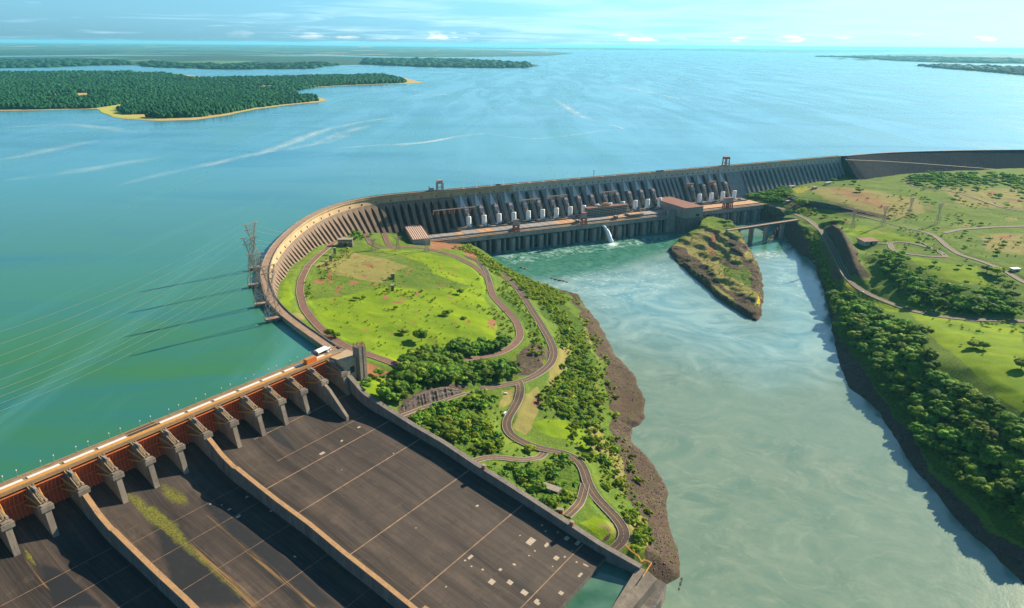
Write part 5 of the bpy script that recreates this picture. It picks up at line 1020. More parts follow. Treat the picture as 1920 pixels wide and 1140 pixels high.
# ---------------------------------------------------------------- vegetation
import bmesh
def ico(sub):
    b=bmesh.new(); bmesh.ops.create_icosphere(b,subdivisions=sub,radius=1); b.verts.ensure_lookup_table(); v=np.array([x.co[:] for x in b.verts]); f=np.array([[q.index for q in x.verts] for x in b.faces]); b.free(); return v,f
ICO={1:ico(1),2:ico(2)}
def crown_np(nl,r,h,sub,nq,qs,seed,flat=.62,spread=.62):
    g=np.random.default_rng(seed); V=[];F=[];o=0; bv,bf=ICO[sub]; cs=[]
    for i in range(nl):
        a=g.uniform(0,2*math.pi); q=math.sqrt(g.uniform(0,1))*spread*r if i else 0; z=h*(.60+g.uniform(-.14,.22)*(1.1-q/r)) if i else h*.66; rr=r*g.uniform(.2,.4) if i else r*.5
        c=np.array((math.cos(a)*q,math.sin(a)*q,z)); d=1+g.uniform(-.28,.28,len(bv))[:,None]; v=bv*d*np.array((rr,rr,rr*flat))+c; V.append(v);F.append(bf+o);o+=len(v); cs.append((c,rr))
    TV=np.vstack(V);TF=np.vstack(F)
    # loose leaf clumps as triangles around the lobes
    if nq:
        k=g.integers(0,nl,nq); dirs=g.normal(size=(nq,3)); dirs/=np.linalg.norm(dirs,axis=1)[:,None]; dirs[:,2]=np.abs(dirs[:,2])*.9-.1
        cc=np.array([cs[i][0] for i in k]); rr=np.array([cs[i][1] for i in k])[:,None]; p=cc+dirs*rr*np.array((1,1,flat))*g.uniform(.95,1.25,(nq,1))
        a=g.normal(size=(nq,3))*qs; b=g.normal(size=(nq,3))*qs; v=np.stack([p,p+a,p+b],1).reshape(-1,3); f=np.arange(nq*3).reshape(-1,3)+len(TV); TV=np.vstack([TV,v]);TF=np.vstack([TF,f])
    return TV,TF
def trunk_mb(r,h,seed):
    g=random.Random(seed); m=MB(); m.tube([(0,0,-1.5),(0,0,h*.3),(g.uniform(-.3,.3),g.uniform(-.3,.3),h*.6)],[r*.09,r*.065,r*.04],6)
    for i in range(4): a=g.uniform(0,6.28); m.tube([(0,0,h*.3),(math.cos(a)*r*.4,math.sin(a)*r*.4,h*.62)],[r*.045,r*.02],4)
    return m
TREE=[];BUSH=[]
for i in range(5):
    v,f=crown_np(24,7.2,9.5,2,700,.62,i+1,.7,spread=.86); e=bpy.data.meshes.new('crown'); TREE.append((v,f,i))
for i in range(4):
    v,f=crown_np(12,3.2,3.4,1,220,.36,i+20,.8,spread=.8); BUSH.append((v,f,i))
LOWT=[crown_np(14,7.0,9.5,1,120,.9,i+50,.7,spread=.85) for i in range(6)]
LOWB=[crown_np(5,3.2,3.4,1,26,.75,i+70,.8) for i in range(4)]
def scatter(T,poly,sp_,kind,size,seed=1,jit=.8,prob=1.):
    g=np.random.default_rng(seed); lo=[];
    X,Y=np.meshgrid(np.arange(T.x[0],T.x[-1],sp_),np.arange(T.y[0],T.y[-1],sp_)); P=np.stack([X.ravel(),Y.ravel()],1)
    P=P+g.uniform(-.5,.5,P.shape)*sp_*jit; z=T.H(P[:,0],P[:,1]); px=PJ(np.column_stack([P,z])); px2=px+np.stack([fbm(P[:,0],P[:,1],40,3,seed),fbm(P[:,0],P[:,1],40,3,seed+7)],1)*np.clip(900/P[:,1],.4,1.2)[:,None]*np.array([18,9])
    k=inpoly(px2,poly)&(z>1.5)&(g.uniform(0,1,len(P))<prob); i=np.clip(((P[:,0]-T.x0)/T.st).round().astype(int),0,len(T.x)-1); j=np.clip(((P[:,1]-T.y0)/T.st).round().astype(int),0,len(T.y)-1); idx=j*len(T.x)+i
    k&=T.hard[idx]<.5; k&=T.keep[idx]
    if T is TL: k&=((P-SPB)@SPA<8)
    if prob<.5: k&=(fbm(P[:,0],P[:,1],75 if T is TR else 30,3,91)+g.uniform(-.15,.15,len(P))>(.02 if T is TR else -.08))
    P=P[k];z=z[k]; return [(P[i,0],P[i,1],z[i],kind,size*g.uniform(.45,1.45)) for i in range(len(P))]
items=[]
BELT=[(735,692),(775,668),(850,648),(905,640),(945,648),(955,660),(900,664),(866,688),(930,683),(978,692),(970,708),(900,716),(866,728),(840,712),(790,728),(745,765),(722,752),(738,720)]
groups={}
def add(lst,grp,label): 
    for it in lst: items.append(it+(grp,label))
add(scatter(TL,BELT,7.6,0,1.0,3),'trees in the dense belt','leafy tree in the dense dark belt between the inner meadow and the rock cut')
add(scatter(TL,[(768,790),(800,765),(850,748),(905,735),(918,750),(905,775),(930,800),(945,840),(905,850),(860,825),(800,815)],8,0,.75,4,prob=.62),'trees below the rock cut','small tree on the rough slope below the rock cut, left of the winding road')
add(scatter(TL,[(768,790),(800,765),(850,748),(905,735),(925,750),(905,775),(935,800),(955,850),(905,860),(860,835),(800,815)],5.5,1,1,14,prob=.6),'bushes below the rock cut','bush on the rough slope below the rock cut, left of the winding road')
add(scatter(TL,[(1000,545),(1040,575),(1085,620),(1110,690),(1128,745),(1128,790),(1060,785),(1010,765),(1010,735),(1050,705),(1062,660),(1050,620),(1020,580)],5.6,1,1.1,5,prob=.72),'bushes on the river slope','bush on the steep green slope between the lower road and the river')
add(scatter(TL,[(1000,550),(1040,575),(1085,620),(1110,690),(1120,745),(1110,790),(1060,785),(1020,765),(1050,705),(1062,660)],13,0,.62,6,prob=.45),'trees on the river slope','small tree on the steep green slope between the lower road and the river')
add(scatter(TL,[(895,470),(930,492),(975,515),(1040,540),(1070,560),(1050,580),(1000,560),(960,535),(920,505),(885,480),(850,462),(870,462)],5.5,1,1.2,7,prob=.8),'bushes along the upper shore','bush on the shore strip below the left end of the powerhouse')
add(scatter(TL,[(928,545),(950,560),(985,605),(1000,650),(1010,700),(1030,670),(1020,620),(985,570),(950,525)],7,1,1.0,8,prob=.6),'bushes between the two roads','bush on the slope between the upper and the lower road')
add(scatter(TL,[(1060,790),(1130,790),(1160,850),(1185,930),(1215,1000),(1205,1030),(1185,990),(1110,880),(1080,840)],6.5,1,1.1,9,prob=.5),'bushes beside the lower road','bush beside the lower road above the rocky shore')
add(scatter(TL,[(1170,970),(1215,1000),(1225,1030),(1200,1045),(1180,1010)],6,1,1.4,10,prob=.8),'bushes at the last bend','bush beside the last bend of the road near the guide wall')
add(scatter(TL,[(900,872),(960,868),(1010,870),(1050,850),(1085,875),(1085,930),(1060,960),(1030,965),(990,935),(940,900)],8,0,.7,11,prob=.55),'trees around the grey shed','small tree near the flat roofed shed beside the chute wall')
add(scatter(TL,[(900,872),(960,868),(1010,870),(1050,850),(1085,875),(1085,930),(1060,960),(1030,965),(990,935),(940,900)],6,1,1,12,prob=.45),'bushes around the grey shed','bush near the flat roofed shed beside the chute wall')
add(scatter(TL,[(860,500),(900,510),(920,560),(960,600),(970,635),(930,640),(925,590),(900,540)],7,1,.9,13,prob=.35),'bushes at the meadow edge','bush along the right edge of the inner meadow beside the upper road')
add(scatter(TL,[(690,530),(760,535),(850,560),(925,575),(920,592),(840,575),(780,565),(720,555)],7,1,.9,15,prob=.42),'bushes across the meadow','small bush in the dotted row crossing the inner meadow')
add(scatter(TL,[(600,500),(625,480),(650,462),(665,475),(640,495),(620,515),(600,530)],7,1,1,16,prob=.6),'bushes by the ruin','bush near the old piers at the upper left of the inner meadow')
add(scatter(TL,[(560,530),(585,530),(590,565),(570,565)],5,1,.9,17,prob=.6),'bushes inside the road curve','bush in the patch inside the left curve of the meadow road')
add(scatter(TL,[(600,500),(900,520),(930,600),(860,640),(700,660),(620,600)],22,1,.75,18,prob=.35),'bushes dotted on the meadow','tiny bush standing alone on the bright inner meadow')
for sd_,poly,pr in ((101,[(895,470),(1000,530),(1090,560),(1120,640),(1130,740),(1170,850),(1215,1000),(1180,1010),(1120,900),(1060,830),(1010,760),(1060,690),(1040,600),(960,520),(880,485)],.42),(102,[(765,790),(860,745),(930,740),(950,800),(1000,850),(1090,880),(1090,960),(1040,975),(950,910),(880,860)],.4)):
    add(scatter(TL,poly,4.6,1,.62,sd_,1,pr),'low scrub on the left bank','low scrub bush growing in the rough cover of the left bank')
add(scatter(TL,[(570,480),(640,450),(780,470),(900,520),(940,620),(860,650),(720,670),(620,610),(580,560)],9,1,.45,103,1,.4),'tufts on the meadow','low tuft growing on the inner meadow')
add(scatter(TL,[(1078,562),(1110,600),(1148,680),(1160,740),(1162,800),(1195,880),(1215,950),(1228,1010),(1205,1030),(1170,900),(1140,800),(1130,720),(1100,640)],5,1,.9,110,1,.35),'bushes on the stony bank','low bush growing on the upper edge of the stony river bank')
add(scatter(TR,[(1560,400),(1930,350),(1930,740),(1750,620),(1640,540)],13,1,.7,104,1,.35),'tufts on the right bank','low tuft growing on the right bank grassland')
add(scatter(TI,[(1255,465),(1300,430),(1345,425),(1425,500),(1428,590),(1380,580),(1290,500)],8,1,.45,105,1,.3),'tufts on the islet','low tuft on the rocky islet')
add(scatter(TL,[(675,715),(720,700),(745,705),(730,760),(700,750)],9,0,.75,19,prob=.55),'trees by the tower','small tree on the grass right of the tall concrete tower')
add(scatter(TL,[(640,428),(690,428),(700,445),(655,455)],8,0,.7,20,prob=.6),'trees at the dam foot','small tree at the foot of the curved dam ribs')
RF=[(1555,560),(1600,562),(1650,592),(1700,606),(1728,625),(1722,660),(1765,705),(1830,745),(1900,800),(1940,880),(1940,1010),(1860,960),(1800,905),(1745,850),(1700,795),(1670,735),(1640,690),(1600,650),(1572,620)]
add(scatter(TR,RF,9.2,0,1.12,21,prob=.93),'trees of the right bank forest','dark tree in the dense forest on the steep right bank above the rocks')
add(scatter(TR,[(1905,760),(1960,760),(2050,900),(1960,860)],10,0,1.1,41,prob=.7),'trees of the right bank forest','dark tree in the dense forest on the steep right bank above the rocks')
add(scatter(TR,[(1505,440),(1530,450),(1560,520),(1580,560),(1560,600),(1545,560),(1530,500)],8,1,1.6,22,prob=.9),'bushes on the shaded cliff','bush on the shaded river cliff below the curving road')
add(scatter(TR,[(1650,480),(1690,478),(1700,500),(1740,520),(1800,545),(1880,548),(1912,560),(1905,592),(1830,592),(1740,582),(1700,560),(1690,535),(1655,510)],10,0,1.05,23,prob=.75),'trees on the hillside','tree on the wooded hillside below the loop parking')
add(scatter(TR,[(1630,480),(1700,478),(1840,500),(1920,520),(1920,595),(1760,585),(1640,520)],17,0,.7,24,prob=.35),'trees scattered on the slope','small tree scattered on the grassy slope around the wooded hillside')
add(scatter(TR,[(1685,340),(1740,325),(1800,330),(1870,328),(1930,335),(1930,350),(1850,348),(1790,350),(1740,352)],13,0,1.1,25,prob=.55),'trees at the far edge','tree in the loose wood at the far edge below the rockfill slope')
add(scatter(TR,[(1780,358),(1930,352),(1930,400),(1860,392),(1800,375)],14,0,.9,26,prob=.45),'trees on the far right','tree among scrub on the far right grassland')
add(scatter(TR,[(1700,350),(1930,350),(1930,470),(1700,470),(1660,420)],26,0,.6,27,prob=.35),'trees dotted on the plateau','small tree dotted over the right bank plateau')
add(scatter(TR,[(1500,350),(1930,345),(1930,600),(1660,560),(1560,410)],19,1,1.3,28,prob=.22),'bushes on the plateau','small bush dotted over the right bank plateau')
add(scatter(TR,[(1390,360),(1475,350),(1490,372),(1470,385),(1440,378),(1400,372)],9,0,1.0,29,prob=.85),'trees at the right dam foot','tree in the clump at the foot of the right wing dam')
add(scatter(TR,[(1500,378),(1530,395),(1545,408),(1500,402),(1470,390)],9,1,1.7,30,prob=.6),'bushes at the bridge end','bush near the road junction at the right end of the bridge')
add(scatter(TR,[(1740,600),(1940,615),(1940,760),(1850,690),(1790,650)],24,0,.62,31,prob=.4),'trees on the lower meadow','small tree on the bright meadow between the road and the forest')
add(scatter(TR,[(1740,600),(1940,615),(1940,760),(1850,690),(1790,650)],17,1,.9,32,prob=.35),'bushes on the lower meadow','small bush on the bright meadow between the road and the forest')
add(scatter(TI,[(1300,440),(1340,425),(1420,500),(1420,580),(1360,540),(1290,490)],8,1,.7,33,prob=.3),'bushes on the islet','low bush on the rocky islet')
singles=[(TL,790,640,1.45,'large spreading tree with a wide dark crown, the biggest standing free on the inner meadow'),(TL,840,592,1.05,'round tree standing alone on the open inner meadow, right of the biggest one'),(TL,757,626,.8,'smaller tree just left of the biggest tree on the inner meadow'),(TL,870,598,.5,'little round tree right of the lone round meadow tree'),(TL,862,552,.8,'tree at the end of the bush row crossing the meadow'),(TL,738,520,.6,'small tree by the upper lone concrete pier'),(TL,668,563,.6,'small tree with a long shadow on the left of the meadow'),(TL,682,560,.6,'small tree just right of another on the left of the meadow'),(TL,742,580,.5,'small tree beside a red soil patch on the meadow'),(TL,618,630,.9,'tree beside the road bend near the dam crest end'),(TL,629,633,.7,'tree between the road and the concrete tower'),(TL,688,718,.6,'small tree on the bare ground right of the tower'),(TL,994,848,.9,'round grey green tree inside the road fork'),(TL,1108,840,1.2,'big round bush like tree right of the road fork'),
 (TR,1562,342,1.2,'dark tree near the rockfill foot, right of the yellow grass'),(TR,1612,360,1.3,'round dark tree alone on the far plateau'),(TR,1600,345,1.0,'dark tree by the start of the plateau'),(TR,1824,652,1.3,'pair like dark tree alone on the bright lower meadow'),(TR,1844,655,1.0,'tree right of the dark lone tree on the lower meadow'),(TR,1915,690,1.2,'tree at the right frame edge on the lower meadow'),(TR,1870,515,1.6,'wide dark tree beside the right bank road'),(TR,1850,510,1.1,'round tree left of the wide one beside the road'),(TR,1500,388,2.0,'large bright green bushy tree near the bridge end'),(TR,1470,372,1.6,'bright green tree in front of the right wing dam')]
for T,u,v,s_,l in singles: p=T.hit(u,v); items.append((p[0],p[1],p[2],0,s_,None,l))
IT=items; dep=np.array([ (ZC-i[2])*math.sin(TH)+i[1]*math.cos(TH) for i in IT]); pxs=PJ(np.array([[i[0],i[1],i[2]] for i in IT])); siz=np.array([i[4] for i in IT])*np.where(np.array([i[3] for i in IT])==0,1,.5)/dep
vis=(pxs[:,0]>-10)&(pxs[:,0]<1935)&(pxs[:,1]>0)&(pxs[:,1]<1155)
print('VEG',len(IT),sum(i[3]==0 for i in IT),int(vis.sum()))
kinds={0:[],1:[]}
grp_ok=lambda it: True
order=np.argsort(-siz*vis - np.array([10 if i[5] is None else 0 for i in IT]))
ind=set()
for k in order:
    if not vis[k]: continue
    kd=IT[k][3]
    if len(kinds[kd])<298 and (grp_ok(IT[k])): kinds[kd].append(k); ind.add(int(k))
LM={0:[M_LEAF,M_LEAFD,M_LEAF],1:[M_LEAFB,M_LEAF,M_LEAFB]}
def mk(v,f,m): 
    me=bpy.data.meshes.new('crown'); me.vertices.add(len(v)); me.vertices.foreach_set('co',v.astype(np.float32).ravel()); me.loops.add(len(f)*3); me.loops.foreach_set('vertex_index',f.astype(np.int32).ravel()); me.polygons.add(len(f)); me.polygons.foreach_set('loop_start',np.arange(0,len(f)*3,3,dtype=np.int32)); me.polygons.foreach_set('loop_total',np.full(len(f),3,np.int32)); me.update(calc_edges=True); me.materials.append(m); return me
CM={0:[(mk(v,f,M_LEAF),mk(v,f,M_LEAFD)) for v,f,i in TREE],1:[(mk(v,f,M_LEAFB),mk(v,f,M_LEAF)) for v,f,i in BUSH]}
tm=[]; 
for i in range(5): o=trunk_mb(5.5,9.5,i).build('trunk',M_BARK); tm.append(o.data); bpy.data.objects.remove(o)
o=trunk_mb(2.4,2.4,9).build('stem',M_BARK); bm_=o.data; bpy.data.objects.remove(o)
DARK={'trees of the right bank forest','trees in the dense belt','trees on the hillside','trees at the right dam foot'}
for k in sorted(ind):
    x,y,z,kd,s_,grp,lab=IT[k]; r=random.Random(k); nm='tree' if kd==0 else 'bush'
    E=empty(nm,lab,nm,(x,y,z-.2),r.uniform(0,6.28),grp); E.scale=(s_*r.uniform(.8,1.25),s_*r.uniform(.8,1.25),s_*r.uniform(.75,1.3))
    pr=r.choice(CM[kd]); c=bpy.data.objects.new('crown' if kd==0 else 'foliage',pr[1 if grp in DARK else 0]); C.objects.link(c); c.parent=E
    t=bpy.data.objects.new('trunk' if kd==0 else 'stem',tm[r.randrange(5)] if kd==0 else bm_); C.objects.link(t); t.parent=E
def merged(name,label,cat,sel,LOW,mat):
    V=[];F=[];o=0
    for k in sel:
        x,y,z,kd,s_,g_,l_=IT[k]; v,f=LOW[k%len(LOW)]; a=(k*2.399)%6.283; c,s=math.cos(a),math.sin(a); q=np.stack([v[:,0]*c-v[:,1]*s,v[:,0]*s+v[:,1]*c,v[:,2]],1)*s_+np.array((x,y,z-.2)); V.append(q);F.append(f+o);o+=len(q)
    if V: tag(np_mesh(name,np.vstack(V),np.vstack(F),mat),label,cat,kind='stuff')
rest=[k for k in range(len(IT)) if k not in ind]
merged('woodland','the remaining dense woods and far tree clumps on both banks','woodland',[k for k in rest if IT[k][3]==0],LOWT,M_LEAFD)
merged('scrub','the remaining low scrub spread over both banks','scrub',[k for k in rest if IT[k][3]==1],LOWB,M_LEAFB)
# loose rocks on the shores
def rocks(T,poly,sp_,size,seed,prob=.6,name='shore_rocks',lab='loose brown rocks along the shore'):
    L=scatter(T,poly,sp_,2,size,seed,1,prob); g=np.random.default_rng(seed); V=[];F=[];o=0; bv,bf=ICO[1]
    for x,y,z,_,s_ in L:
        v=bv*(1+g.uniform(-.35,.35,(len(bv),1)))*s_*g.uniform(.5,1.2,3)+np.array((x,y,z-s_*.15)); V.append(v);F.append(bf+o);o+=len(v)
    if V: tag(np_mesh(name,np.vstack(V),np.vstack(F),M_ROCK),lab,'rocks',kind='stuff')
M_ROCK=mottled('shore rock',(.14,.10,.08),(.09,.065,.052),.3,c3=(.19,.145,.12))
rocks(TL,[(1150,780),(1186,800),(1225,870),(1252,925),(1255,985),(1277,1060),(1277,1112),(1240,1120),(1225,1060),(1210,1000),(1180,920),(1150,850)],2.6,.75,61,.7)
rocks(TL,[(1100,580),(1150,660),(1208,750),(1210,785),(1150,790),(1120,720),(1095,620)],4,.8,63,.4,'shore_gravel','brown gravel bank of loose stones at the inner river bend')
rocks(TR,[(1575,690),(1650,778),(1740,908),(1870,1048),(1940,1110),(1940,1060),(1850,990),(1760,890),(1690,800),(1610,690)],5,1.5,62,.5,'cliff_rocks','dark jagged rocks along the right bank waterline')
# vertical rock faces: the cut beside the belt, the cliff above the road, the long cut at the plateau
def rockwall(base,hs,batter,name,label,mat,sgn=-1):
    g=np.random.default_rng(5); b=resample(np.asarray(base,float),2.2); n=len(b); T=np.gradient(b[:,:2],axis=0); T/=np.linalg.norm(T,axis=1)[:,None]; N=np.stack([T[:,1],-T[:,0]],1)*sgn; h=np.interp(np.linspace(0,1,n),np.linspace(0,1,len(hs)),hs) if not isinstance(hs,Terrain) else np.maximum(smooth(np.stack([hs.H(*(b[:,:2]+N*(batter+6)).T)-b[:,2]+1.5]*2,1),4)[:,0],1.5); m=MB(); K=9; v=[]
    rel=fbm(b[:,0],b[:,1],9,3,3)*1.6+g.uniform(-.4,.4,n)
    for i in range(n):
        for j in range(K+1):
            t=j/K; led=.5*math.floor(t*3)/3+.5*t; o=led*batter+(rel[i]+g.uniform(-.35,.35))*(1 if j else 0); p=b[i,:2]+N[i]*o; v.append((p[0],p[1],b[i,2]-1.5+(h[i]+1.5+rel[i]*.3)*t))
        p=b[i,:2]+N[i]*(batter+5); v.append((p[0],p[1],b[i,2]+h[i]-1.2))
    K+=1; f=[(i*(K+1)+j,(i+1)*(K+1)+j,(i+1)*(K+1)+j+1,i*(K+1)+j+1) for i in range(n-1) for j in range(K)]
    m.add(v,f); return tag(m.build(name,mat),label,'cliff')
M_CLIFFD=mottled('rock face with shade tone',(.10,.09,.095),(.05,.05,.055),.3,c3=(.03,.032,.04),vs=(1,1,.15))  # darker bluish copy of the rock face, shade put into its colour
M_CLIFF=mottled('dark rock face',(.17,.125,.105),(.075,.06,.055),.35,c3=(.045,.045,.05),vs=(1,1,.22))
def pz(L): return [(*W(u,v,z),z) for u,v,z in L]
rockwall(pz([(738,790,71),(752,783,70),(775,772,68),(805,760,65),(835,748,62),(866,737,59)]),[2,10,14,14,12,3],3,'rock_cut','brown jagged rock face between the tree belt and the chute wall',M_CLIFF)
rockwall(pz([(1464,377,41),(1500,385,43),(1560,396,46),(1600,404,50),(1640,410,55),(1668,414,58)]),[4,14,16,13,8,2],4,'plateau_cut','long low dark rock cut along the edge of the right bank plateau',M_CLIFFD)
# ---------------------------------------------------------------- far shores beyond the lake
def pw(px,z=115.): return [tuple(W(u,v,z)) for u,v in px]
def farm():
    t=NT('far farmland'); vc=t.voro(.0011,t.map((1,.6,1),.3),'Color'); s=t.sep(vc); c=t.mix(s[0],(.006,.05,.035),(.014,.075,.04)); c=t.mix(t.math('GREATER_THAN',s[1],.84),c,(.08,.17,.07)); c=t.mix(t.math('GREATER_THAN',s[2],.93),c,(.30,.22,.10)); c=t.mix(t.rng(t.noise(.0004,4),.48,.6),c,(.012,.06,.035)); t.col(c,.9); return t.m
M_FARM=farm(); M_SHORE=mottled('orange lake shore',(.50,.30,.13),(.42,.36,.08),.006,c3=(.34,.13,.07),bump=0)
M_SHOREY=mottled('yellow shore grass',(.42,.42,.06),(.34,.36,.07),.01,c3=(.45,.33,.1),bump=0)
def wob(poly,amp,step):
    P=resample(np.array(poly+[poly[0]]),step); T=np.gradient(P,axis=0); T/=np.linalg.norm(T,axis=1)[:,None]+1e-9; N=np.stack([T[:,1],-T[:,0]],1); return [tuple(p) for p in (P+N*(fbm(P[:,0],P[:,1],step*7,4,71)*amp)[:,None])[:-1]]
PA=[(-120,208),(60,207),(182,204),(188,212),(215,221),(290,227),(370,225),(430,216),(480,205),(540,197),(600,192),(618,188),(600,183),(575,181),(562,174),(552,170),(600,163),(680,159),(760,157),(792,155),(762,147),(720,141),(640,141),(560,143),(420,146),(380,144),(345,140),(300,135),(150,134),(-120,137)]
PAf=[(-120,206),(60,205),(175,203),(205,199),(262,190),(272,192),(232,200),(222,207),(235,215),(300,222),(370,220),(430,212),(478,202),(540,195),(596,189),(590,183),(562,180),(548,171),(600,162),(680,158),(762,155.5),(755,149),(720,142),(640,142),(560,144),(430,147),(400,150),(350,146),(300,138),(150,136),(-120,139)]
sheet('far_peninsula_terrain',wob(pw(PA),26,60),115.8,M_SHORE)
sheet('far_peninsula_terrain',pw([(186,206),(200,200),(268,191),(255,197),(232,201),(222,207),(240,216),(296,222.5),(290,225),(215,219.5),(190,211)]),116.3,M_SHOREY)
lands=[([(-400,131),(90,127),(172,123),(252,122.5),(300,127.5),(420,130.5),(588,129.5),(602,126),(640,122.5),(680,121.5),(780,125.5),(900,128.2),(985,127.7),(1013,123),(985,118),(900,113),(800,109.5),(700,107),(600,105),(420,104),(210,105),(-400,110)],M_FARM),
 ([(-300,108),(200,102.5),(420,104),(600,102),(760,107),(900,106.5),(1030,105),(1078,99.5),(1000,96),(900,93),(700,87),(400,83),(100,81),(-300,79)],M_FARM),
 ([(1528,106),(1600,109),(1680,115),(1760,118),(2300,126),(2300,104),(1900,100),(1700,101)],M_FARM),
 ([(1713,123),(1780,130),(1860,136),(2000,150),(2300,170),(2300,132),(1900,126),(1790,122)],M_LEAFFAR),
 ([(1560,110),(1580,109),(1592,110.5),(1575,111.5)],M_LEAFFAR),([(1595,112),(1615,110.5),(1642,112),(1620,114)],M_LEAFFAR),
 ([(1280,91.8),(1330,94),(1380,97),(1480,99),(1560,98),(1740,97),(2300,100),(2300,96),(1500,91.5),(1370,91)],M_FARM)]
for P,m_ in lands: sheet('far_land',wob(pw(P),120,400),116.,m_)
# far forests: crowns spread over the far shores
def far_forest(poly,sp0,r0,label,name,seed,amp=1.,cap=60000):
    g=np.random.default_rng(seed); Pw=np.array(pw(poly,116)); lo=Pw.min(0);hi=Pw.max(0); X=[]; y=lo[1]
    while y<hi[1]:
        s=max(sp0,y/3300*sp0); n=int((min(hi[0],y*.9)-max(lo[0],-y*.95))/s)
        if n>0: x=max(lo[0],-y*.95)+np.arange(n)*s+g.uniform(-.5,.5,n)*s; X.append(np.stack([x,y+g.uniform(-.5,.5,n)*s,np.full(n,s)],1))
        y+=s
    X=np.vstack(X); X=X[inpoly(X[:,:2],[tuple(p) for p in Pw])]; X=X[:cap]; X=X[fbm(X[:,0],X[:,1],420,4,seed+3)<.42]; n=len(X); bv,bf=ICO[1]
    b12=bv; s=X[:,2]*g.uniform(.35,1.05,n)*amp; h=g.uniform(.55,1.45,n)*(1+.6*fbm(X[:,0],X[:,1],220,3,seed))
    V=b12[None]*np.stack([s,s,r0*h*.8],1)[:,None]*(1+g.uniform(-.2,.2,(n,len(bv),1)))+np.stack([X[:,0],X[:,1],117+r0*h*.45],1)[:,None]
    F=(bf[None]+(np.arange(n)*len(bv))[:,None,None]).reshape(-1,3); print(name,n)
    tag(np_mesh(name,V.reshape(-1,3),F,M_LEAFFAR),label,'forest',kind='stuff')
far_forest(PAf,13,15,'dense dark forest covering the nearest peninsula across the lake','peninsula_forest',1,1.,32000)
far_forest([(678,120.5),(780,125),(900,127.5),(985,127),(1000,123),(985,118.5),(900,114),(800,111),(690,111)],26,22,'dark forest on the pointed peninsula in mid distance','far_forest',2)
far_forest([(1718,123.5),(1780,129.5),(1860,135.5),(2000,149),(2200,160),(2200,134),(1900,127),(1790,123)],24,22,'dark forest on the shore at the right frame edge','far_forest',3)
far_forest([(1532,106),(1600,108.5),(1680,114),(1760,117),(2000,121),(2000,112),(1700,106)],40,24,'hazy dark forest strip on the far right shore','far_forest',4)
far_forest([(-200,130),(90,126),(170,122.5),(250,121.5),(230,114),(120,113),(-200,116)],26,20,'forest strip behind the nearest peninsula at the left edge','far_forest',5)
far_forest([(270,124),(300,127),(420,130),(588,128.5),(640,122),(600,119),(420,122),(300,118),(255,119)],28,20,'forest strip along the lagoon behind the nearest peninsula','far_forest',6)
# low ridges closing the horizon
def ridge(u0,u1,Y,h,seed,name='hills'):
    x0=W(u0,200,0)[0]/W(u0,200,0)[1]*Y; x1=W(u1,200,0)[0]/W(u1,200,0)[1]*Y; xs=np.linspace(x0,x1,160); t=np.linspace(0,1,160); e=np.clip(np.minimum(t,1-t)*8,0,1); hh=(h*(.6+.4*fbm(xs,xs*0,(x1-x0)/14,5,seed)))*e
    v=np.vstack([np.column_stack([xs,np.full(160,Y),np.full(160,115.)]),np.column_stack([xs,np.full(160,Y+Y*.03),115+hh]),np.column_stack([xs,np.full(160,Y+Y*.08),np.full(160,115.)])]); i=np.arange(159)
    f=np.vstack([np.stack([i,i+1,160+i+1,160+i],1),np.stack([160+i,160+i+1,320+i+1,320+i],1)]); o=np_mesh(name,v,f,M_FARM,smooth=True); o['kind']='structure'
ridge(-500,1500,52000,150,3); ridge(-500,900,38000,70,5); ridge(1100,2500,60000,130,8)
# wind slicks and wakes: thin foam films on the lake
def slick_mat():
    t=NT('foam film'); n=t.noise(.02,5,.65,t.map((1,.35,1),.4)); a=t.sep(t.attr('edge'))[0]; t.col((.72,.85,.88),.5); f=t.math('MULTIPLY',t.rng(n,.30,.66,.0,.6),a); t.L(f,t.b.inputs['Alpha']); return t.m
M_SLICK=slick_mat()
def slick(px,w,k,fade=1.):
    L=np.array([[*W(u,v,115),115.12+.02*k] for u,v in px]); L=resample(smooth(resample(L,25),2),20); T=np.gradient(L[:,:2],axis=0); T/=np.linalg.norm(T,axis=1)[:,None]; N=np.stack([T[:,1],-T[:,0]],1); n=len(L); ww=w*(.5+.5*np.abs(fbm(L[:,0],L[:,1],160,3,k)))*np.sin(np.linspace(.12,math.pi-.12,n))**.5
    rows=[-1,-.5,0,.5,1]; V=[];A=[]
    for r in rows: V.append(np.column_stack([L[:,:2]+N*(ww*2.2*r)[:,None],L[:,2]])); A.append(np.column_stack([np.full(n,(1-abs(r))**.8*fade)]*3)*np.sin(np.linspace(0,math.pi,n))[:,None]**.5)
    i=np.arange(n-1); F=np.vstack([np.stack([r*n+i,r*n+i+1,(r+1)*n+i+1,(r+1)*n+i],1) for r in range(4)]); o=np_mesh('water_slick',np.vstack(V),F,M_SLICK,attrs={'edge':np.vstack(A)}); o['kind']='structure'
slick([(210,350),(330,320),(430,300),(500,284),(545,268),(600,246),(660,232),(720,222),(775,216)],26,1,.8); slick([(500,286),(560,276),(620,262),(650,246),(700,234)],30,2,.8); slick([(620,280),(700,272),(780,270),(850,258),(940,246)],16,3,.8)
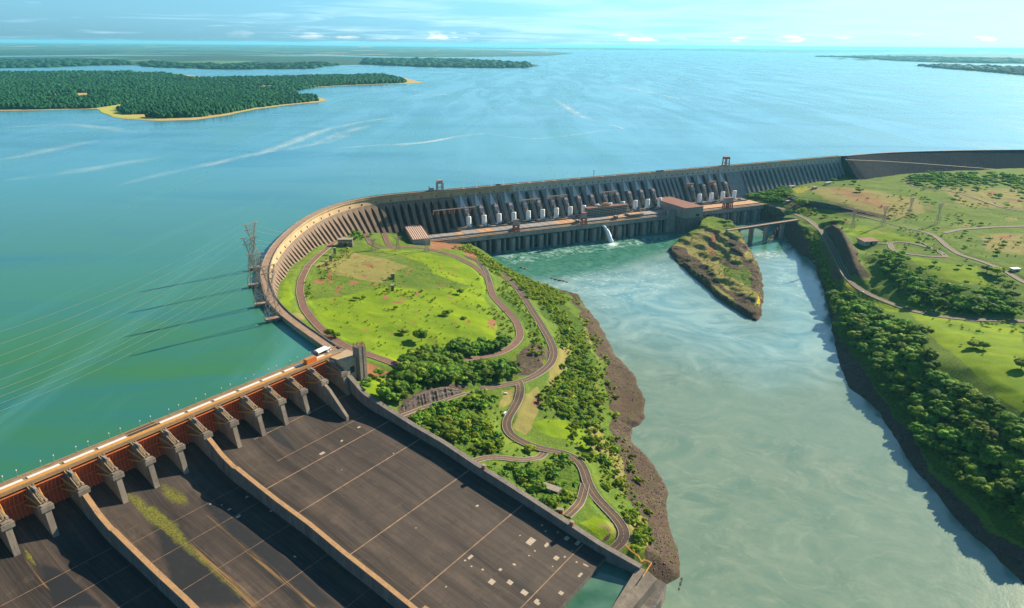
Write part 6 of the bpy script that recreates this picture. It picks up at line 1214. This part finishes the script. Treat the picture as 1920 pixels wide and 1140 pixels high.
slick([(1040,185),(1060,200),(1090,218),(1130,232)],22,4); slick([(1115,155),(1180,165),(1250,180),(1300,192)],18,5); slick([(1118,160),(1150,166),(1230,175)],12,6,.7); slick([(1220,130),(1280,148),(1400,172)],14,7,.5); slick([(750,182),(790,178),(830,176),(850,180)],22,8,.7); slick([(690,170),(740,165),(780,160)],14,9,.6)
slick([(0,300),(60,290),(140,270),(210,262)],36,10,.5); slick([(0,340),(120,325),(240,305),(330,290)],30,11,.4); slick([(0,240),(120,232),(200,240),(260,250)],40,12,.5); slick([(900,250),(1000,262),(1100,250),(1160,240)],14,13,.5); slick([(730,275),(800,268),(880,250),(940,252)],10,14,.8); slick([(1130,232),(1165,238),(1170,244)],10,15,.8)
# dead tree stubs standing in the shallow water by the peninsula
for k in range(26):
    u,v=rng.uniform(90,330),rng.uniform(222,250)
    if k>18: u,v=rng.uniform(620,740),rng.uniform(180,196)
    w=W(u,v,115); m=MB(); m.bar((w[0],w[1],112),(w[0]+rng.uniform(-1,1),w[1],115+rng.uniform(3,8)),.8,.4); tag(m.build('dead_tree_stub',M_BARK),'bare dead trunk standing in the lake off the nearest peninsula','dead tree','dead trunks standing in the lake')
# rocks breaking the water below the powerhouse
for k,(u,v,s_) in enumerate([(1035,522,3),(1042,524,3.5),(1050,526,4),(1057,527,3),(1063,529,2.5),(978,502,4),(985,504,3)]):
    w=W(u,v,0); g=np.random.default_rng(k); bv,bf=ICO[2]; q=bv*(1+g.uniform(-.2,.2,(len(bv),1)))*np.array((s_*1.2,s_,s_*.45))+np.array((w[0],w[1],0)); tag(np_mesh('river_rock',q,bf,M_ROCK),'dark rock breaking the river surface '+('off the upper left bank' if k<5 else 'close to the powerhouse end'),'rock','rocks in the river '+('off the bank' if k<5 else 'near the powerhouse'))
# haze
t=bpy.data.materials.new('haze'); t.use_nodes=True; n=t.node_tree.nodes; n.clear(); out=n.new('ShaderNodeOutputMaterial'); pv=n.new('ShaderNodeVolumePrincipled'); pv.inputs['Density'].default_value=1.7e-5; pv.inputs['Color'].default_value=(.22,.72,1,1); pv.inputs['Anisotropy'].default_value=.2; t.node_tree.links.new(pv.outputs[0],out.inputs['Volume'])
m=MB(); m.box(-170000,170000,-9000,170000,-8,450); o=m.build('haze',t); o['kind']='stuff'
